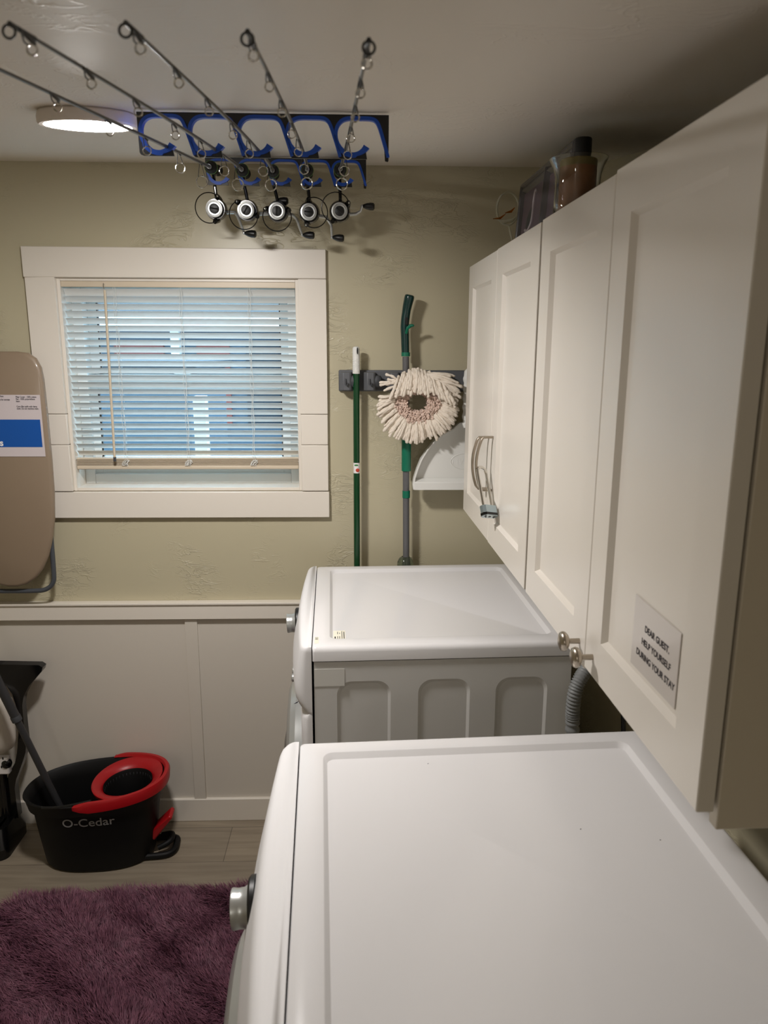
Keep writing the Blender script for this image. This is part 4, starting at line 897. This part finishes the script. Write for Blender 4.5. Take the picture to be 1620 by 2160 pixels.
m = MB(); m.ball((at(20, 1603, Y=Yc).x, Yc-.02, at(20, 1603, Y=Yc).z), .017, sc=(1, 1, 1.1)); m.obj('knob', M_blackg, cl)
m = MB(); zf0 = at(0, 1745, Y=Yc).z
_tx = at(8, 1690, Y=Yc).x-ax0
for x in (ax0+_tx, ax0-_tx): m.tube([(x, Yc-.01, zf0), (x, Yc-.01, at(0, 1625, Y=Yc).z)], .0125, 12)
m.obj('lower_tube', M_blackg, cl)
xr = at(44, 1745, Y=Yc).x; m = MB(); m.loft([rr(2*ax0-xr-.01, Yc-.13, xr+.008, Yc+.045, .03, .0), rr(2*ax0-xr-.01, Yc-.13, xr+.008, Yc+.045, .03, .035), rr(2*ax0-xr+.02, Yc-.09, xr-.01, Yc+.04, .03, .085)]); m.obj('foot', M_blackg, cl)

# ================================================================ HOSE, WALL BITS BEHIND THE MACHINES
hose_t = thing('drain_hose', 'grey corrugated drain hose hanging behind the far machine', 'hose', (0, 0, 0))
hpts = smooth_path([at(1264, 1388, Y=1.68), at(1246, 1403, Y=1.62), at(1228, 1425, Y=1.585), at(1214, 1455, Y=1.575), at(1208, 1500, Y=1.575), at(1207, 1545, Y=1.575), Vector((.50, 1.58, .50)), Vector((.52, 1.57, .25)), Vector((.56, 1.56, .06))], 26)
tube(hpts, [.0168 if k % 4 in (0, 1) else .0140 for k in range(len(hpts))], 16).obj('hose', M_hose, hose_t, angle=80)
cb = thing('power_cable', 'dark cable hanging on the wall behind the machines', 'cable', (0, 0, 0))
tube(smooth_path([(.648, 1.78, .98), (.640, 1.70, .90), (.640, 1.64, .72), (.645, 1.62, .40), (.645, 1.66, .02)], 8), .006, 8).obj('cable', M_blackg, cb)

# ================================================================ RUG
rg = thing('shag_rug', 'purple shaggy rug on the floor in front of the machines', 'rug', (0, 0, 0))
RX0, RX1, RY0, RY1, RA = -1.045, -.20, .35, 2.015, math.radians(-1.0)
cxr, cyr = (RX0+RX1)/2, (RY0+RY1)/2; rg.location = (cxr, cyr, 0); rg.rotation_euler = (0, 0, math.radians(2.2))
hwx_, hwy_ = (RX1-RX0)/2, (RY1-RY0)/2
m = MB(); m.loft([rr(-hwx_, -hwy_, hwx_, hwy_, .09, .0), rr(-hwx_, -hwy_, hwx_, hwy_, .09, .010)]); m.obj('backing', mat('rug_backing', (58, 34, 48), .95), rg)
NB = 120000
xs = rng.uniform(-hwx_, hwx_, NB); ys = rng.uniform(-hwy_, hwy_, NB)
keep = ~((np.abs(xs) > hwx_-.09) & (np.abs(ys) > hwy_-.09) & ((np.abs(xs)-hwx_+.09)**2+(np.abs(ys)-hwy_+.09)**2 > .09**2)); xs, ys = xs[keep], ys[keep]; n = len(xs)
def fld(x, y, s):
    return (np.sin(x*11*s+2*np.sin(y*7*s+s))+np.sin(y*13*s+1.7*np.sin(x*9*s+2*s))+np.sin((x+y)*17*s+s*3))/3
flow = 2.6+1.3*fld(xs, ys, 1.0)+.8*fld(xs, ys, 2.3)+rng.normal(0, .35, n); lean = .021+.013*fld(ys, xs, 2.0)+rng.uniform(-.006, .006, n)
edge = np.minimum(hwx_-np.abs(xs), hwy_-np.abs(ys)); hgt = (.031+.009*fld(xs, ys, 2.6)+rng.uniform(-.007, .007, n))*np.clip(.75+edge*8, .75, 1)
dxv, dyv = np.cos(flow), np.sin(flow); wv = rng.uniform(.0007, .0013, n); tw = rng.uniform(0, 2*PI, n); sxv, syv = np.cos(tw)*wv, np.sin(tw)*wv
V = np.zeros((n, 5, 3), np.float32)
V[:, 0] = np.stack([xs-sxv, ys-syv, np.full(n, .008)], 1); V[:, 1] = np.stack([xs+sxv, ys+syv, np.full(n, .008)], 1)
V[:, 2] = np.stack([xs+dxv*lean*.35+sxv, ys+dyv*lean*.35+syv, .008+hgt*.62], 1); V[:, 3] = np.stack([xs+dxv*lean*.35-sxv, ys+dyv*lean*.35-syv, .008+hgt*.62], 1)
V[:, 4] = np.stack([xs+dxv*lean*1.15, ys+dyv*lean*1.15, .008+hgt*.92], 1)
b0 = np.arange(n)*5; loops_ = np.stack([b0, b0+1, b0+2, b0+3, b0+3, b0+2, b0+4], 1).astype(np.int32).ravel()
me = bpy.data.meshes.new('pile'); me.vertices.add(n*5); me.vertices.foreach_set('co', V.ravel()); me.loops.add(len(loops_)); me.loops.foreach_set('vertex_index', loops_)
me.polygons.add(2*n); ls = np.stack([np.arange(n)*7, np.arange(n)*7+4], 1).astype(np.int32).ravel(); me.polygons.foreach_set('loop_start', ls); me.update(calc_edges=True)
M_pile = mat('purple_pile', (140, 90, 110), .6, noise=(45, .9, (92, 54, 72)))
me.materials.append(M_pile); po = bpy.data.objects.new('pile', me); COL.objects.link(po); po.parent = rg; po['kind'] = 'stuff'
